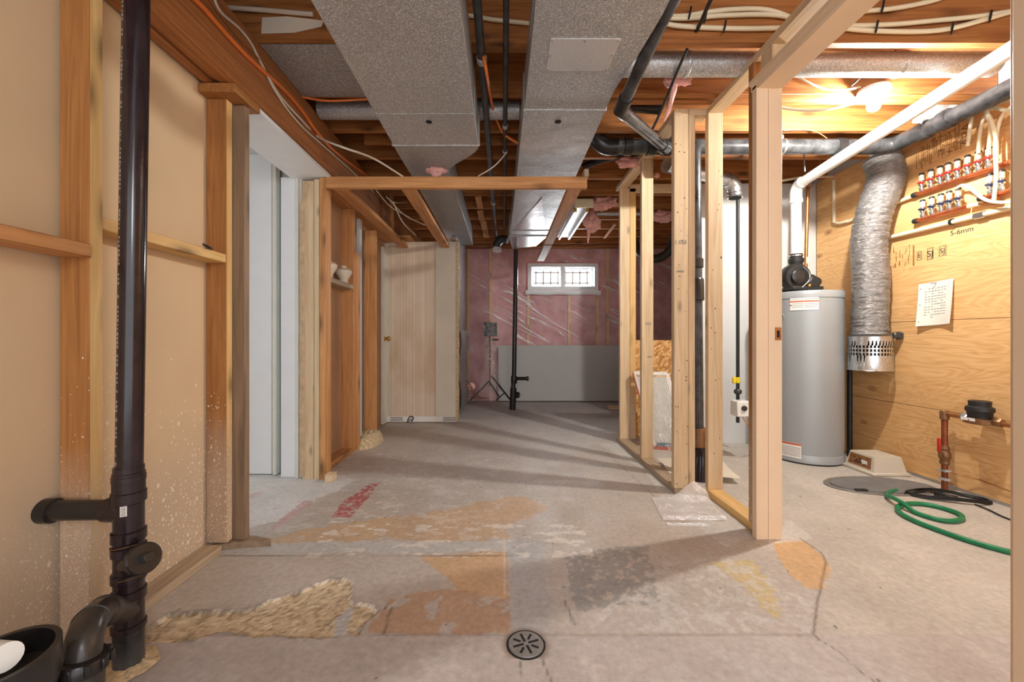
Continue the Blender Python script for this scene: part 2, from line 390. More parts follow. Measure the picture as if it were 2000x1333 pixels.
def segd(P, X, Y):
    d = np.full(X.shape, 9.)
    for (x1, y1), (x2, y2) in zip(P[:-1], P[1:]):
        L2 = (x2-x1)**2+(y2-y1)**2; t = np.clip(((X-x1)*(x2-x1)+(Y-y1)*(y2-y1))/L2, 0, 1)
        d = np.minimum(d, np.hypot(X-x1-t*(x2-x1), Y-y1-t*(y2-y1)))
    return d
def FP(*px): return [tuple(PF(a, b)[:2]) for a, b in px]
def make_floor():
    ys = list(np.linspace(-3, .55, 8))[:-1]; y = .55
    while y < 6.3: ys.append(y); y += max(.0055, .0052*y)
    ys.append(6.35); ys = np.array(ys)
    xs = np.concatenate([np.linspace(-3.7, -1.45, 40)[:-1], np.arange(-1.45, 1.7, .0075), np.linspace(1.7, 2.86, 90)])
    X, Y = np.meshgrid(xs, ys); nx, ny = len(xs), len(ys); Z = np.zeros(X.shape)
    wob = .03; DX = X+(fbm(X, Y, 9, 1)-.5)*wob*2; DY = Y+(fbm(X, Y, 9, 11)-.5)*wob*2
    WX = X+(fbm(X, Y, 3.5, 31)-.5)*.16+(fbm(X, Y, 30, 35)-.5)*.05; WY = Y+(fbm(X, Y, 3.5, 41)-.5)*.16+(fbm(X, Y, 30, 45)-.5)*.05
    col = np.zeros(X.shape+(3,)); 
    def c(*v): return np.array(s2l([q/255 for q in v])[:3])
    base = c(192, 184, 176); col[:] = base
    big = fbm(X, Y, 1.3, 5); med = fbm(X, Y, 6, 61, 5)
    def put(mask, v, a=1.): 
        a = mask*a if mask.dtype != bool else mask.astype(float)*a
        col[:] = col*(1-a[..., None])+v*a[..., None]
    put(np.clip((big-.45)*2.2, 0, .5), c(176, 160, 142))
    util = inside(FP((1530, 1060), (1320, 950), (1260, 866), (1200, 800), (3000, 800), (4000, 1333), (1700, 1333), (1588, 1240), (1615, 1100)), X, Y)
    put(util, c(196, 190, 180), .9)
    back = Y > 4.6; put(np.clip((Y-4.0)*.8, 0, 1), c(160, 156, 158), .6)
    # tan bare areas
    rag = fbm(X, Y, 16, 71, 5)
    tan = c(200, 166, 128)
    put(inside(FP((470, 1062), (500, 1052), (850, 1000), (1020, 968), (1085, 990), (985, 1035), (1000, 1056), (800, 1062)), WX, WY), tan, .75)  # tan patch that also paints in the shade edge of the doorway light
    put(inside(FP((822, 1082), (990, 1076), (996, 1172), (905, 1160), (868, 1116)), WX*.5+DX*.5, WY*.5+DY*.5), c(206, 170, 128), .85)
    put(inside(FP((748, 1172), (860, 1150), (992, 1168), (988, 1238), (728, 1242)), DX, DY) & (rag > .40), c(188, 152, 122), .8)
    put(inside(FP((1120, 1172), (1300, 1190), (1585, 1200), (1590, 1236), (1120, 1234)), WX, WY), c(190, 182, 176), .6)
    put(inside(FP((1500, 1062), (1560, 1048), (1615, 1092), (1602, 1150), (1566, 1150), (1520, 1098)), DX, DY), c(214, 176, 128), .95)
    put(inside(FP((1405, 1098), (1450, 1090), (1490, 1130), (1545, 1200), (1520, 1216), (1465, 1160)), WX, WY), c(206, 186, 134), .85)
    # cement strips
    put(inside(FP((992, 1056), (1064, 1056), (1078, 1232), (990, 1238)), DX, DY), c(182, 182, 182), .9)
    put(inside(FP((430, 1062), (1010, 1056), (1010, 1078), (420, 1084)), DX, DY), c(192, 192, 190), .85)
    gm = inside(FP((1102, 1082), (1262, 1066), (1295, 1180), (1125, 1200)), DX, DY); put(gm & (fbm(X, Y, 40, 78, 4) > .38), c(148, 148, 146), .75)
    # front slab
    front = Y < F0*.95/(1240-CY)+(fbm(X, Y, 20, 91)-.5)*.01
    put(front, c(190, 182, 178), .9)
    fl = front & (rag > .62); put(fl, c(200, 194, 190), .6)
    rough = inside(FP((1290, 1100), (1420, 1085), (1600, 1160), (1588, 1238), (1110, 1238), (1180, 1190)), X, Y)
    put(rough & (fbm(X, Y, 34, 95, 4) > .54), c(206, 204, 200), .6)
    put(inside(FP((1488, 1058), (1540, 1015), (1592, 1052), (1520, 1062)), DX, DY), c(214, 212, 206), .7)
    # pale strip beside the stud partition
    put(inside(FP((1170, 868), (1215, 866), (1320, 966), (1395, 965), (1480, 1045), (1420, 1070), (1300, 985), (1260, 920)), X, Y), c(208, 206, 200), .6)
    # dusty plaster and spilled daylight, both painted pale by the doorway
    dust = inside(FP((380, 1062), (300, 900), (640, 925), (690, 940), (560, 1010)), WX, WY); put(dust, c(222, 222, 222), .75)
    dn = fbm(X*1.7, Y*3, 9, 101, 5); put((dn > .6) & (Y > 1.9) & (Y < 3.4) & (X < 0), c(220, 216, 210), .35)
    put((fbm(X, Y*2.2, 12, 111, 5) > .64) & (Y > 1.75) & (Y < 2.1) & (X > -.9) & (X < .4), c(226, 220, 210), .7)
    # red and pink paint
    rd = inside(FP((648, 1010), (672, 978), (722, 946), (743, 944), (712, 980), (684, 1011)), DX*.4+X*.6, DY*.4+Y*.6) & (fbm(X, Y, 55, 121, 3) > .42)
    put(rd, c(176, 92, 92), .95)
    put(inside(FP((515, 1045), (560, 1005), (590, 980), (612, 979), (600, 992), (560, 1020)), WX*.3+X*.7, WY*.3+Y*.7), c(196, 160, 160), .75)
    put(inside(FP((482, 968), (505, 960), (512, 968), (490, 978)), WX*.3+X*.7, WY*.3+Y*.7), c(204, 172, 176), .6)
    # broken out concrete
    cav = FP((286, 1256), (288, 1228), (330, 1200), (395, 1190), (480, 1192), (560, 1160), (640, 1134), (672, 1130), (686, 1148), (690, 1178), (714, 1180), (734, 1192), (722, 1222), (706, 1243), (600, 1244), (440, 1240), (350, 1256))
    cm = inside(cav, DX, DY); put(cm, c(212, 194, 162), 1)
    ag = fbm(X, Y, 75, 131, 4); put(cm & (ag > .6), c(150, 124, 96), .6); put(cm & (ag < .36), c(226, 210, 182), .7)
    edge = np.exp(-(segd(cav+[cav[0]], DX, DY)/.008)**2); put(edge*(fbm(X, Y, 24, 141) > .5), c(104, 92, 78), .6)
    put(inside(FP((662, 1200), (690, 1180), (688, 1242), (660, 1243)), DX, DY), c(190, 194, 202), .8)
    Z -= np.where(cm, .003+.008*ag+.008*fbm(X, Y, 22, 151), 0)
    st = np.exp(-((Y-F0*.95/(1241-CY))/.006)**2)*((X > -1.25) & (X < .99)); put(st*(.35+fbm(X, Y, 18, 155)), c(140, 126, 112), .5)
    for P, w in ((FP((767, 1186), (758, 1210), (750, 1238)), .004), (FP((1102, 1174), (1112, 1195), (1121, 1220)), .004), (FP((1585, 1236), (1600, 1250), (1640, 1275), (1660, 1295), (1710, 1335)), .0028),
                 (FP((1056, 1283), (1078, 1333)), .003), (FP((1016, 1290), (1020, 1333)), .002), (FP((1562, 1052), (1602, 1078), (1614, 1098), (1600, 1160), (1588, 1236)), .004), (FP((352, 1190), (330, 1212), (288, 1258)), .004), (FP((426, 1086), (700, 1087), (1000, 1086)), .0018), (FP((760, 800), (900, 1040)), 0.0001),
                 (FP((1180, 880), (1262, 955), (1320, 1010)), .0025)):
        put(np.exp(-(segd(P, X+(fbm(X, Y, 25, 161)-.5)*.01, Y)/w)**2), c(96, 84, 74), .7)
    put(np.exp(-(segd(FP((984, 1050), (986, 1160)), X, Y)/.004)**2), c(226, 212, 194), .7)
    # wear around the drain, grit
    dd = np.hypot(X-.07, Y-1.253); put(np.exp(-((dd-.062)/.012)**2)*(Y > 1.2), c(128, 104, 78), .7)
    grit = np.random.RandomState(3); 
    for k in range(90):
        a, b, r = grit.uniform(-.9, 2.7), grit.uniform(.9, 3.2), grit.uniform(.002, .0055); put(np.hypot(X-a, (Y-b)) < r, c(70, 58, 50), .8)
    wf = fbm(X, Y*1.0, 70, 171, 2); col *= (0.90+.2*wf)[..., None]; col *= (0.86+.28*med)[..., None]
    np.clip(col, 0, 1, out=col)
    me = bpy.data.meshes.new('floor')
    V = np.stack([X, Y, Z], -1).reshape(-1, 3)
    idx = (np.arange(ny-1)[:, None]*nx+np.arange(nx-1)[None, :]).reshape(-1); Fc = np.stack([idx, idx+1, idx+nx+1, idx+nx], -1)
    me.vertices.add(len(V)); me.vertices.foreach_set('co', V.ravel())
    me.loops.add(Fc.size); me.loops.foreach_set('vertex_index', Fc.ravel())
    me.polygons.add(len(Fc)); me.polygons.foreach_set('loop_start', np.arange(0, Fc.size, 4)); me.polygons.foreach_set('loop_total', np.full(len(Fc), 4))
    me.update(); me.validate()
    at = me.color_attributes.new('stains', 'FLOAT_COLOR', 'POINT')
    at.data.foreach_set('color', np.concatenate([col.reshape(-1, 3), np.ones((len(V), 1))], 1).ravel())
    me.polygons.foreach_set('use_smooth', [False]*len(Fc))
    m, n = nt('worn_concrete'); b = bsdf(n, Roughness=.62)
    a = N(n, 'ShaderNodeAttribute', attribute_name='stains'); x = noise(n, pos(n), 45, 6, .7)
    r = ramp(n, [(.3, (.82, .82, .82)), (.7, (1.12, 1.12, 1.12))]); L(n, x, 0, r, 0)
    n.links.new(mix(n, a.outputs[0], r.outputs[0], f=1., mode='MULTIPLY'), b.inputs['Base Color'])
    y = noise(n, pos(n), 7, 4); rr = ramp(n, [(.3, (.42,)*3), (.7, (.72,)*3)]); L(n, y, 0, rr, 0); L(n, rr, 0, b, 'Roughness')
    bump(n, b, x.outputs[0], .25, .003)
    me.materials.append(m); o = bpy.data.objects.new('floor', me); C.objects.link(o); o['kind'] = 'structure'
make_floor()

# ------------------------------------------------------------------ shell
S('wall_left', MB().prism([(-1.285, -1.5, FL), (-1.3255, 1.86, FL), (-1.3255, 1.86, JB), (-1.285, -1.5, JB)], (-.013, 0, 0)), 'drywall_back')
S('ceiling', MB().box(-1.6, 2.95, -3, 6.4, JB+.237, JB+.255, 0), 'subfloor')
# next room seen through the doorway
S('wall_next_room', MB().box(-3.7, -1.36, 2.86, 2.90, FL, JB, 0), 'white')
S('ceiling_next_room', MB().box(-3.7, -1.36, -1.5, 2.9, 1.34, 1.36, 0), 'white')
S('wall_next_room_side_block', MB().box(-3.75, -3.7, -1.5, 2.9, FL, 1.36, 0), 'white')  # unseen wall, added to keep sky light out of the next room
S('wall_next_room_near_block', MB().box(-3.7, -1.34, .3, .34, FL, 1.36, 0), 'white')  # unseen closing wall, also added to block the sky light
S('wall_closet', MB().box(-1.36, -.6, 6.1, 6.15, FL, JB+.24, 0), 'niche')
S('wall_outer', MB().box(-1.6, -1.40, -1.5, 6.2, 1.36, JB+.24, 0), 'subfloor')
# back wall with the window hole
wx0, wx1, wz0, wz1 = PY(1030, 0, 6.15).x, PY(1168, 0, 6.15).x, PY(0, 568, 6.15).z, PY(0, 515, 6.15).z
bw = MB(); bw.box(-2.2, wx0, 6.16, 6.32, FL, JB+.24, 0); bw.box(wx1, 2.95, 6.16, 6.32, FL, JB+.24, 0); bw.box(wx0, wx1, 6.16, 6.32, FL, wz0, 0); bw.box(wx0, wx1, 6.16, 6.32, wz1, JB+.24, 0)
S('wall_back', bw, 'insul')
# side walls
PWX = 2.83
S('wall_right', MB().box(PWX+.012, PWX+.1, -1.5, 6.3, FL, JB+.2, 0), 'greywall')
S('wall_utility_end', MB().box(1.74, PWX, 3.66, 3.74, FL, JB, 0), 'utilwall')
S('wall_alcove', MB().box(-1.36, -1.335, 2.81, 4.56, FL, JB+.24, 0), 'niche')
S('wall_closet_side', MB().box(-.60, -.545, 4.70, 6.15, FL, JB-.01, 0), 'foil')

# window
win = MB(); fw = .06
for a in ((wx0, wx1, wz1-fw, wz1), (wx0, wx1, wz0, wz0+fw), (wx0, wx0+fw, wz0+fw, wz1-fw), (wx1-fw, wx1, wz0+fw, wz1-fw)): win.box(a[0], a[1], 6.12, 6.30, a[2], a[3], .004)
w1 = S('window_1', win, 'white')
mid = (wx0+wx1)/2; MB().box(mid-.035, mid+.035, 6.13, 6.26, wz0+.02, wz1-.02, .003).build('mullion', 'white', w1)
a = MB()
for x0, x1 in ((wx0+fw, mid+.02), (mid-.02, wx1-fw)):
    for q in ((x0, x1, wz1-fw-.03, wz1-fw), (x0, x1, wz0+fw, wz0+fw+.03), (x0, x0+.035, wz0+fw+.03, wz1-fw-.03), (x1-.035, x1, wz0+fw+.03, wz1-fw-.03)): a.box(q[0], q[1], 6.20, 6.24, q[2], q[3], .003)
a.build('sash', 'white', w1)
MB().box(wx0+fw, wx1-fw, 6.215, 6.219, wz0+fw, wz1-fw, 0).build('pane', 'glass', w1)
g = MB()
for x in np.linspace(wx0+.14, wx1-.14, 8): g.box(x-.009, x+.009, 6.27, 6.28, wz0+fw, wz1-fw, 0)
for z in (wz0+.13, wz1-.12, ): g.box(wx0+fw, wx1-fw, 6.27, 6.28, z-.009, z+.009, 0)
g.build('muntin', 'ink', w1)
sl = MB().grid(24, 6, lambda u, v: Vector((wx0-.03+u*(wx1-wx0+.06), 6.10-.02*math.sin(v*PI), wz0-.02-.05+v*.07+.006*math.sin(u*17)))); sl.build('window_sill', 'white', w1)
# studs in the insulated wall, sheet of poly over it
for k, px in enumerate((914, 958, 1032, 1112, 1167, 1187)):
    x = PY(px, 0, 6.13).x; z1 = JB
    if wx0 < x < wx1: z1 = wz0
    t = bd('wall_stud', 'bright', x-.02, x+.02, 6.13, 6.165, FL, z1 if px != 1032 else wz0-.02, label=['first', 'second', 'third', 'fourth', 'fifth', 'sixth'][k]+' pale stud in the pink insulated end wall, counted from the wallpapered board', cat='stud', group='studs in the insulated wall')
def sheet(u, v):
    x = -.53+u*3.34; z = FL+.02+v*(JB-FL-.03)
    if wx0-.02 < x < wx1+.02 and wz0-.06 < z < wz1+.02: pass
    return Vector((x, 6.105+.012*mn.noise(Vector((x*2, 0, z*2))), z))
pm = MB()
def region(x0, x1, z0, z1):
    nu, nv = max(2, int((x1-x0)/.1)), max(2, int((z1-z0)/.1))
    pm.grid(nu, nv, lambda u, v: (lambda x, z: Vector((x, 6.10+.01*mn.noise(Vector((x*3, 0, z*3))), z)))(x0+u*(x1-x0), z0+v*(z1-z0)))
region(-.53, wx0-.03, FL+.01, JB-.05); region(wx1+.03, 2.8, FL+.01, JB-.05); region(wx0-.03, wx1+.03, FL+.01, wz0-.08); region(wx0-.03, wx1+.03, wz1+.01, JB-.05)
pm.build('vapour_barrier', 'poly', label='clear creased plastic sheet stretched over the pink insulated end wall around the window', cat='plastic sheet')
bd('top_plate', 'joist', -.54, 2.8, 6.04, 6.15, JB-.045, JB-.004, label='dark timber plate along the top of the pink insulated end wall', cat='timber plate')
# grey drywall sheet and OSB leaning on that wall
MB().box(PY(973, 0, 6.05).x, PY(1214, 0, 6.05).x, 6.035, 6.05, FL+.012, PY(0, 675, 6.04).z, .002).build('drywall_sheet', 'greywall', label='grey drywall sheet standing along the foot of the pink insulated wall', cat='drywall sheet')
MB().box(1.19, 1.735, 3.93, 3.945, FL, PY(0, 665, 3.93).z, .001).build('strand_board', 'osb', label='rough tan strand board standing upright on the floor behind the pleated filter', cat='board')
bd('timber_offcut', 'new', PF(1182, 795).x, PF(1215, 795).x, 5.4, 5.49, FL, FL+.04, label='short timber offcut lying on the floor before the grey drywall sheet', cat='timber offcut')

# ------------------------------------------------------------------ joists, beam
names = ['first', 'second', 'third', 'fourth', 'fifth', 'sixth', 'seventh', 'eighth', 'ninth', 'tenth', 'eleventh']
for k in range(11):
    y = 1.915+.4064*k
    jo = bd('ceiling_joist', 'joist', -1.36, PWX+.01, y, y+.038, JB, JB+.235, label='orange-brown joist crossing the whole ceiling, %s in line from the bright metal duct patch' % names[k], cat='joist', group='ceiling joists')
for o_ in [o for o in bpy.data.objects if o.name == 'ceiling_joist']:
    MB().add([PY(a, b, 1.9135) for a, b in ((512, 34), (560, 32), (632, 40), (628, 52), (575, 64), (510, 66))], [[0, 1, 2, 3, 4, 5]]).build('whitewash_smear', 'boardplain', o_, label='pale plaster smear')
bd('ceiling_joist', 'joist', .58, PWX, 2.385, 2.423, JB-.002, JB+.235, label='extra joist doubled up behind the second one, right of the ducts'.replace('right of', 'between the pipes and'), cat='joist', group='ceiling joists')
bd('ceiling_joist', 'joist', -1.0, PWX, 2.90, 2.938, JB, JB+.235, label='odd joist squeezed between the third and fourth regular ceiling joists', cat='joist', group='ceiling joists')
be = T('support_beam', 'long orange-brown built-up timber beam running over the doorway and bare drywall', 'beam', (-1.23, -.5, 1.11))
for x0, x1, z0 in ((-1.307, -1.266, 1.112), (-1.262, -1.236, 1.122), (-1.232, -1.196, 1.112), (-1.194, -1.158, 1.108)):
    bd('ply', 'beam', x0, x1, -1.5, 6.1, z0, JB-.002, be)
bl = T('bridging', 'wooden cross bridging hung between the far joists beside the black pipes', 'bridging', (-.22, 4.2, 1.3))
for y0, px0, px1 in ((3.97, 928, 940), (4.4, 932, 944), (4.8, 938, 950), (5.2, 942, 953)):
    bd('block', 'frame', PY(px0, 0, y0).x, PY(px1, 0, y0).x, y0+.01, y0+.36, JB-.02, JB-.001, bl)
b2 = MB().beam((1.40, 5.6, JB-.012), (1.36, 4.9, JB-.012), .03, .02); b2.build('bridging', wood('old', 'y'), label='thin pale strap bridging the joists over the grey drywall sheet', cat='bridging')

# ------------------------------------------------------------------ near stud wall
sw = T('stud_wall', 'bare timber stud framing fixed to the paint-spattered drywall behind the black drain stack', 'stud wall', (-1.27, 1.5, FL))
bd('stud', 'old', -1.306, -1.217, 1.19, 1.228, FL+.038, 1.108, sw)
MB().box(-1.2165, -1.2155, 1.1915, 1.2265, FL+.04, 1.10, 0).build('stud_edge_lit', wood('bright', 'z'), sw, label='edge coloured pale for the light on it')  # thin facing in lighter wood, the light on this side put into colour
bd('stud', 'old', -1.322, -1.233, 1.80, 1.838, FL+.038, 1.067, sw)
MB().box(-1.2325, -1.2315, 1.8015, 1.8365, FL+.04, 1.065, 0).build('stud_edge_lit', wood('bright', 'z'), sw, label='edge coloured pale for the light on it')  # lit side of the second stud, painted in the same way
bd('trimmer', 'grey', -1.238, -1.178, 1.843, 1.878, FL+.03, 1.062, sw)
bd('cap_block', 'old', -1.322, -1.160, 1.75, 1.93, 1.068, 1.107, sw)
bd('sill_plate', 'dusty', -1.318, -1.242, -.6, 1.786, FL, FL+.037, sw)
bd('blocking', 'bright', -1.320, -1.233, 1.229, 1.799, .335, .373, sw)
bd('blocking', 'frame', -1.300, -1.208, .35, 1.187, .238, .276, sw)
MB().prism([(-1.30, 1.80, FL), (-1.17, 1.83, FL), (-1.06, 1.845, FL), (-1.075, 1.86, FL), (-1.17, 1.89, FL), (-1.30, 1.89, FL)], (0, 0, .028)).build('splinter', 'scrap', None, 'grey splintered wood scrap on the floor at the foot of the doorway stud', 'wood scrap')
MB().tube(cr([PX(398, 478, -1.25), PX(405, 482, -1.22), PX(412, 486, -1.235)], 4), .006, 6).build('black_tie', 'black', label='scrap of black tie lying on the pale blocking', cat='tie')

# doorway head and next-room door
S('trim_1', MB().box(-1.44, -1.166, 1.842, 2.80, 1.085, 1.104, .002), 'white')
S('trim_2', MB().box(-1.45, -1.325, 1.88, 1.90, FL, 1.10, .002), 'trimwhite')
dx = lambda px: PY(px, 0, 2.80).x
d1 = MB().box(PY(440, 0, 2.82).x, PY(532, 0, 2.82).x, 2.81, 2.85, FL+.005, 1.28, .003); door = S('door_1', d1, 'white')
MB().box(PY(533, 0, 2.8).x, PY(541, 0, 2.8).x, 2.79, 2.85, FL+.005, 1.28, .004).build('door_stile', 'trimwhite', door)
MB().box(PY(542, 0, 2.84).x, PY(548, 0, 2.84).x, 2.838, 2.858, FL+.002, 1.28, 0).build('door_gap_shade', 'teal', door)  # solid teal strip standing in for the shade in the gap
S('trim_3', MB().box(PY(548, 0, 2.76).x, PY(577, 0, 2.76).x, 2.76, 2.86, FL, 1.10, .003), 'white')
cs = MB(); cs.box(PY(577, 0, 2.75).x, PY(584, 0, 2.75).x, 2.742, 2.86, FL, 1.10, .003); cs.box(PY(584, 0, 2.75).x, PY(589, 0, 2.75).x, 2.752, 2.86, FL, 1.10, .003); S('trim_4', cs, 'trimwhite')

# broken end of the wall beyond the doorway
ew = T('stud_wall_end', 'cut-off end of wall beyond the doorway, cream studs with torn drywall edge', 'wall end', (-1.27, 2.76, FL))
zt = 1.06
rg = []
for i in range(60):
    z = FL+.02+i*(zt-FL-.02)/59; rg.append((-1.366+.010*mn.noise(Vector((0, z*7, 3)))+.008*mn.noise(Vector((0, z*25, 9)))+(.03*max(0, (i-54)/6)), 2.716, z))
MB().prism([(-1.338, 2.716, FL+.02)]+rg+[(-1.31, 2.716, zt-.02), (-1.31, 2.716, zt-.05), (-1.338, 2.716, zt-.15)], (0, .013, 0)).build('torn_drywall', 'ragged', ew)
bd('stud', 'new', -1.352, -1.276, 2.722, 2.81, FL, zt, ew)
bd('stud', 'new', -1.273, -1.238, 2.72, 2.81, FL, zt+.01, ew)
bd('stud', 'frame', -1.234, -1.196, 2.718, 2.81, FL, zt+.02, ew)
aw = T('alcove_framing', 'orange timber framing of the shallow alcove beyond the doorway', 'alcove framing', (-1.28, 3.3, FL))
bd('top_plate', 'frame', -1.334, -1.22, 2.81, 4.5, 1.070, 1.106, aw)
bd('bottom_plate', 'frame', -1.334, -1.245, 2.81, 3.52, FL, FL+.037, aw)
bd('stud', 'frame', -1.334, -1.234, 3.335, 3.373, FL+.038, 1.069, aw)
bd('stud', 'frame', -1.262, -1.224, 3.376, 3.46, FL+.038, .72, aw)
MB().box(-1.262, -1.232, 3.47, 3.53, FL+.1, 1.03, .002).build('drywall_strip', 'greywall', aw)
bd('stud', 'frame', -1.285, -1.182, 3.75, 3.79, FL+.10, 1.0, aw)
bd('stud', 'frame', -1.334, -1.29, 4.1, 4.14, FL, 1.06, aw)
bd('floor_strip', 'frame', -1.29, -1.235, 2.9, 3.2, FL+.037, FL+.052, aw)
bd('wood_block', 'new', PF(640, 938).x, PF(655, 938).x, 2.66, 2.73, FL, FL+.05, label='little pale wood block on the floor against the alcove post', cat='wood block')
lump = MB().grid(26, 26, lambda u, v: (lambda a, r, x0: Vector((-1.215+r*.115*math.cos(a)*(1+.15*mn.noise(Vector((math.cos(a)*2, math.sin(a)*2, 5)))), 3.66+r*.24*math.sin(a), FL-.01+.115*max(0, 1-r**5)*(1+.12*mn.noise(Vector((r*6*math.cos(a), r*6*math.sin(a), 0)))))))(2*PI*u, v, 0))
lump.build('concrete_lump', 'agg', label='rough crumbling lump of concrete at the foot of the far alcove stud', cat='concrete')
t = T('wall_shelf', 'small bare wooden shelf fixed in the alcove beyond the doorway', 'shelf', (-1.28, 3.1, .40)); bd('shelf_board', 'dusty', -1.334, -1.236, 2.812, 3.333, .402, .438, t)
for k, (x, y, lab) in enumerate(((-1.262, 3.20, 'cream ceramic vase in full view on the alcove shelf, nearest the orange stud'), (-1.268, 2.93, 'cream ceramic vase half hidden behind the alcove post'))):
    v = T('ceramic_vase', lab.replace('nearest', 'next to'), 'vase', (x, y, .438), 'cream vases on the alcove shelf')
    MB().lathe([(.030, 0), (.034, .006), (.030, .018), (.045, .045), (.062, .075), (.064, .092), (.050, .108), (.024, .116)], (x, y, .4385), n=28).build('vase_body', 'ceramic', v)
    MB().lathe([(.020, .114), (.020, .130), (.017, .133)], (x, y, .4385), n=20).build('vase_neck', 'ceramic', v)

# striped panel
Yp = 4.545
wpn = T('wallpaper_panel', 'free-standing closet wall with faded striped wallpaper and a raw plaster edge', 'wall panel', (-.95, 4.6, FL))
MB().box(-1.36, PY(760, 0, Yp).x, Yp+.004, Yp+.10, FL+.005, 1.085, .002).build('plain_border', 'boardplain', wpn)
MB().box(PY(760, 0, Yp).x, PY(851, 0, Yp).x, Yp, Yp+.10, FL+.005, 1.085, .002).build('striped_paper', 'wallpaper', wpn)
MB().box(PY(851, 0, Yp).x, PY(892, 0, Yp).x, Yp+.002, Yp+.10, FL+.005, 1.085, .002).build('bare_board', 'boardplain', wpn)
e = []; xr = PY(895, 0, Yp).x
for i in range(70):
    z = FL+.01+i*2.03/69; e.append((xr+.010*mn.noise(Vector((3, z*9, 0)))+.004*mn.noise(Vector((3, z*40, 0))), Yp-.003, z))
MB().prism([(xr-.03, Yp-.003, FL+.01)]+e+[(xr-.03, Yp-.003, FL+2.04)], (0, .10, 0)).build('crumbled_edge', 'agg', wpn)
tp = MB(); tp.box(PY(748, 0, Yp).x, PY(888, 0, Yp).x, Yp-.002, Yp, PY(0, 824, Yp).z, PY(0, 814, Yp).z, 0); tp.build('torn_tape', 'label', wpn)
ik = MB()
for x0, x1 in ((763, 787), (866, 890)):
    if x0 > 800: ik.build('tape_lettering', 'ink', wpn); ik = MB()
    for r_ in range(3):
        for q in range(10):
            a = x0+(x1-x0)*q/10; ik.box(PY(a, 0, Yp).x, PY(a+(x1-x0)/15, 0, Yp).x, Yp-.003, Yp-.002, PY(0, 816.8+r_*3, Yp).z, PY(0, 815.2+r_*3, Yp).z, 0)
ik.build('tape_lettering', 'ink', wpn); ik = MB()
ik.tube(cr([PY(796, 825, Yp-.004), PY(798, 818, Yp-.004), PY(802, 814, Yp-.004), (PY(807, 816, Yp-.004)), PY(806, 820, Yp-.004), PY(804, 824, Yp-.004)], 5), .007, 6)
ik.tube([PY(799, 824, Yp-.004), PY(802, 819, Yp-.004), PY(805, 822, Yp-.004)], .005, 6)
ik.build('tape_emblem', 'ink', wpn)
MB().box(-1.333, -1.301, 4.40, 4.52, FL+.01, 1.0, .003).build('closet_door', 'trimwhite', None, 'white closet door seen edge-on against the striped wallpaper panel', 'door')
kn = T('door_knob', 'round brass knob of the edge-on closet door beside the striped panel', 'door knob', (-1.28, 4.44, 0))
MB().lathe([(.012, 0), (.012, .02), (.026, .03), (.03, .045), (.022, .058), (.0, .062)], (-1.30, 4.44, -.005), (1, 0, 0), 20).build('knob', 'brass', kn)
MB().lathe([(.028, 0), (.028, .004)], (-1.30, 4.44, -.005), (1, 0, 0), 20).build('rose', 'brass', kn)
bd('header_strip', 'frame', -1.33, -1.0, 4.35, 4.54, 1.09, 1.108, aw)

# dropped ladder frame
lf = T('ladder_frame', 'open orange timber soffit frame hung in mid-air under the ducts', 'timber frame', (-.3, 3.0, 1.01))
bd('rail', 'frame', -1.195, PY(1147, 0, 2.72).x, 2.72, 2.758, 1.012, 1.089, lf)
bd('arm', 'frame', -1.155, -1.066, 2.76, 4.53, 1.012, 1.05, lf)
bd('arm', 'frame', -.695, -.606, 2.76, 4.53, 1.012, 1.05, lf)
bd('arm', 'frame', .442, .531, 2.76, 4.40, 1.012, 1.05, lf)
bd('arm_splice', 'dusty', .442, .531, 4.41, 5.28, 1.008, 1.048, lf)
bd('hanger', 'dusty', .545, .575, 2.72, 2.80, 1.09, 1.14, lf)
bd('hanger', 'old', -1.10, -1.065, 3.9, 3.94, 1.05, 1.395, lf)
bd('end_block', 'dusty', -.60, -.52, 4.46, 4.55, 1.088, 1.11, lf)

# ------------------------------------------------------------------ ducts
d = T('supply_duct', 'wide galvanised duct on the doorway side of the ceiling, narrowing into a smaller run', 'duct', (-.4, 1, 1.17))
zA = 1.17
MB().box(-.667, -.15, -1.5, 2.452, zA, JB-.005, .003).build('wide_section', 'galv', d)
rd = MB(); P0 = [(-.667, 2.455, zA), (-.15, 2.455, zA), (-.15, 2.455, JB-.005), (-.667, 2.455, JB-.005)]; 
def rs(t): e_ = t*t*(3-2*t); return [(-.667+t*(-.013), 2.455+t*.47, zA+.03*t), (-.15-.24*e_, 2.455+t*.47, zA+.03*t), (-.15-.24*e_, 2.455+t*.47, JB-.005), (-.667-.013*t, 2.455+t*.47, JB-.005)]
vs = []
for i in range(11): vs += rs(i/10)
rd.add(vs, [[i*4+j, i*4+(j+1) % 4, (i+1)*4+(j+1) % 4, (i+1)*4+j] for i in range(10) for j in range(4)]+[[0, 1, 2, 3], [40, 41, 42, 43]]); rd.build('reducer', 'galv_dark', d)
MB().box(-.68, -.39, 2.93, 5.2, 1.20, JB-.005, .003).build('narrow_section', 'galv_dark', d)
MB().box(-.674, -.143, 2.446, 2.458, zA-.005, JB-.005, .002).build('seam', 'galv', d); sm = MB(); sm.box(-.67, -.147, 2.105, 2.108, zA-.002, JB-.006, 0); sm.build('seam', 'galv', d)
MB().lathe([(.017, 0), (.017, .002)], (-.402, 2.185, zA-.0025), n=16).build('plug_hole', 'pit', d)
d = T('return_duct', 'central galvanised duct with a bright screwed patch and folded transition at its far end', 'duct', (.33, 1, 1.2))
zB = 1.2
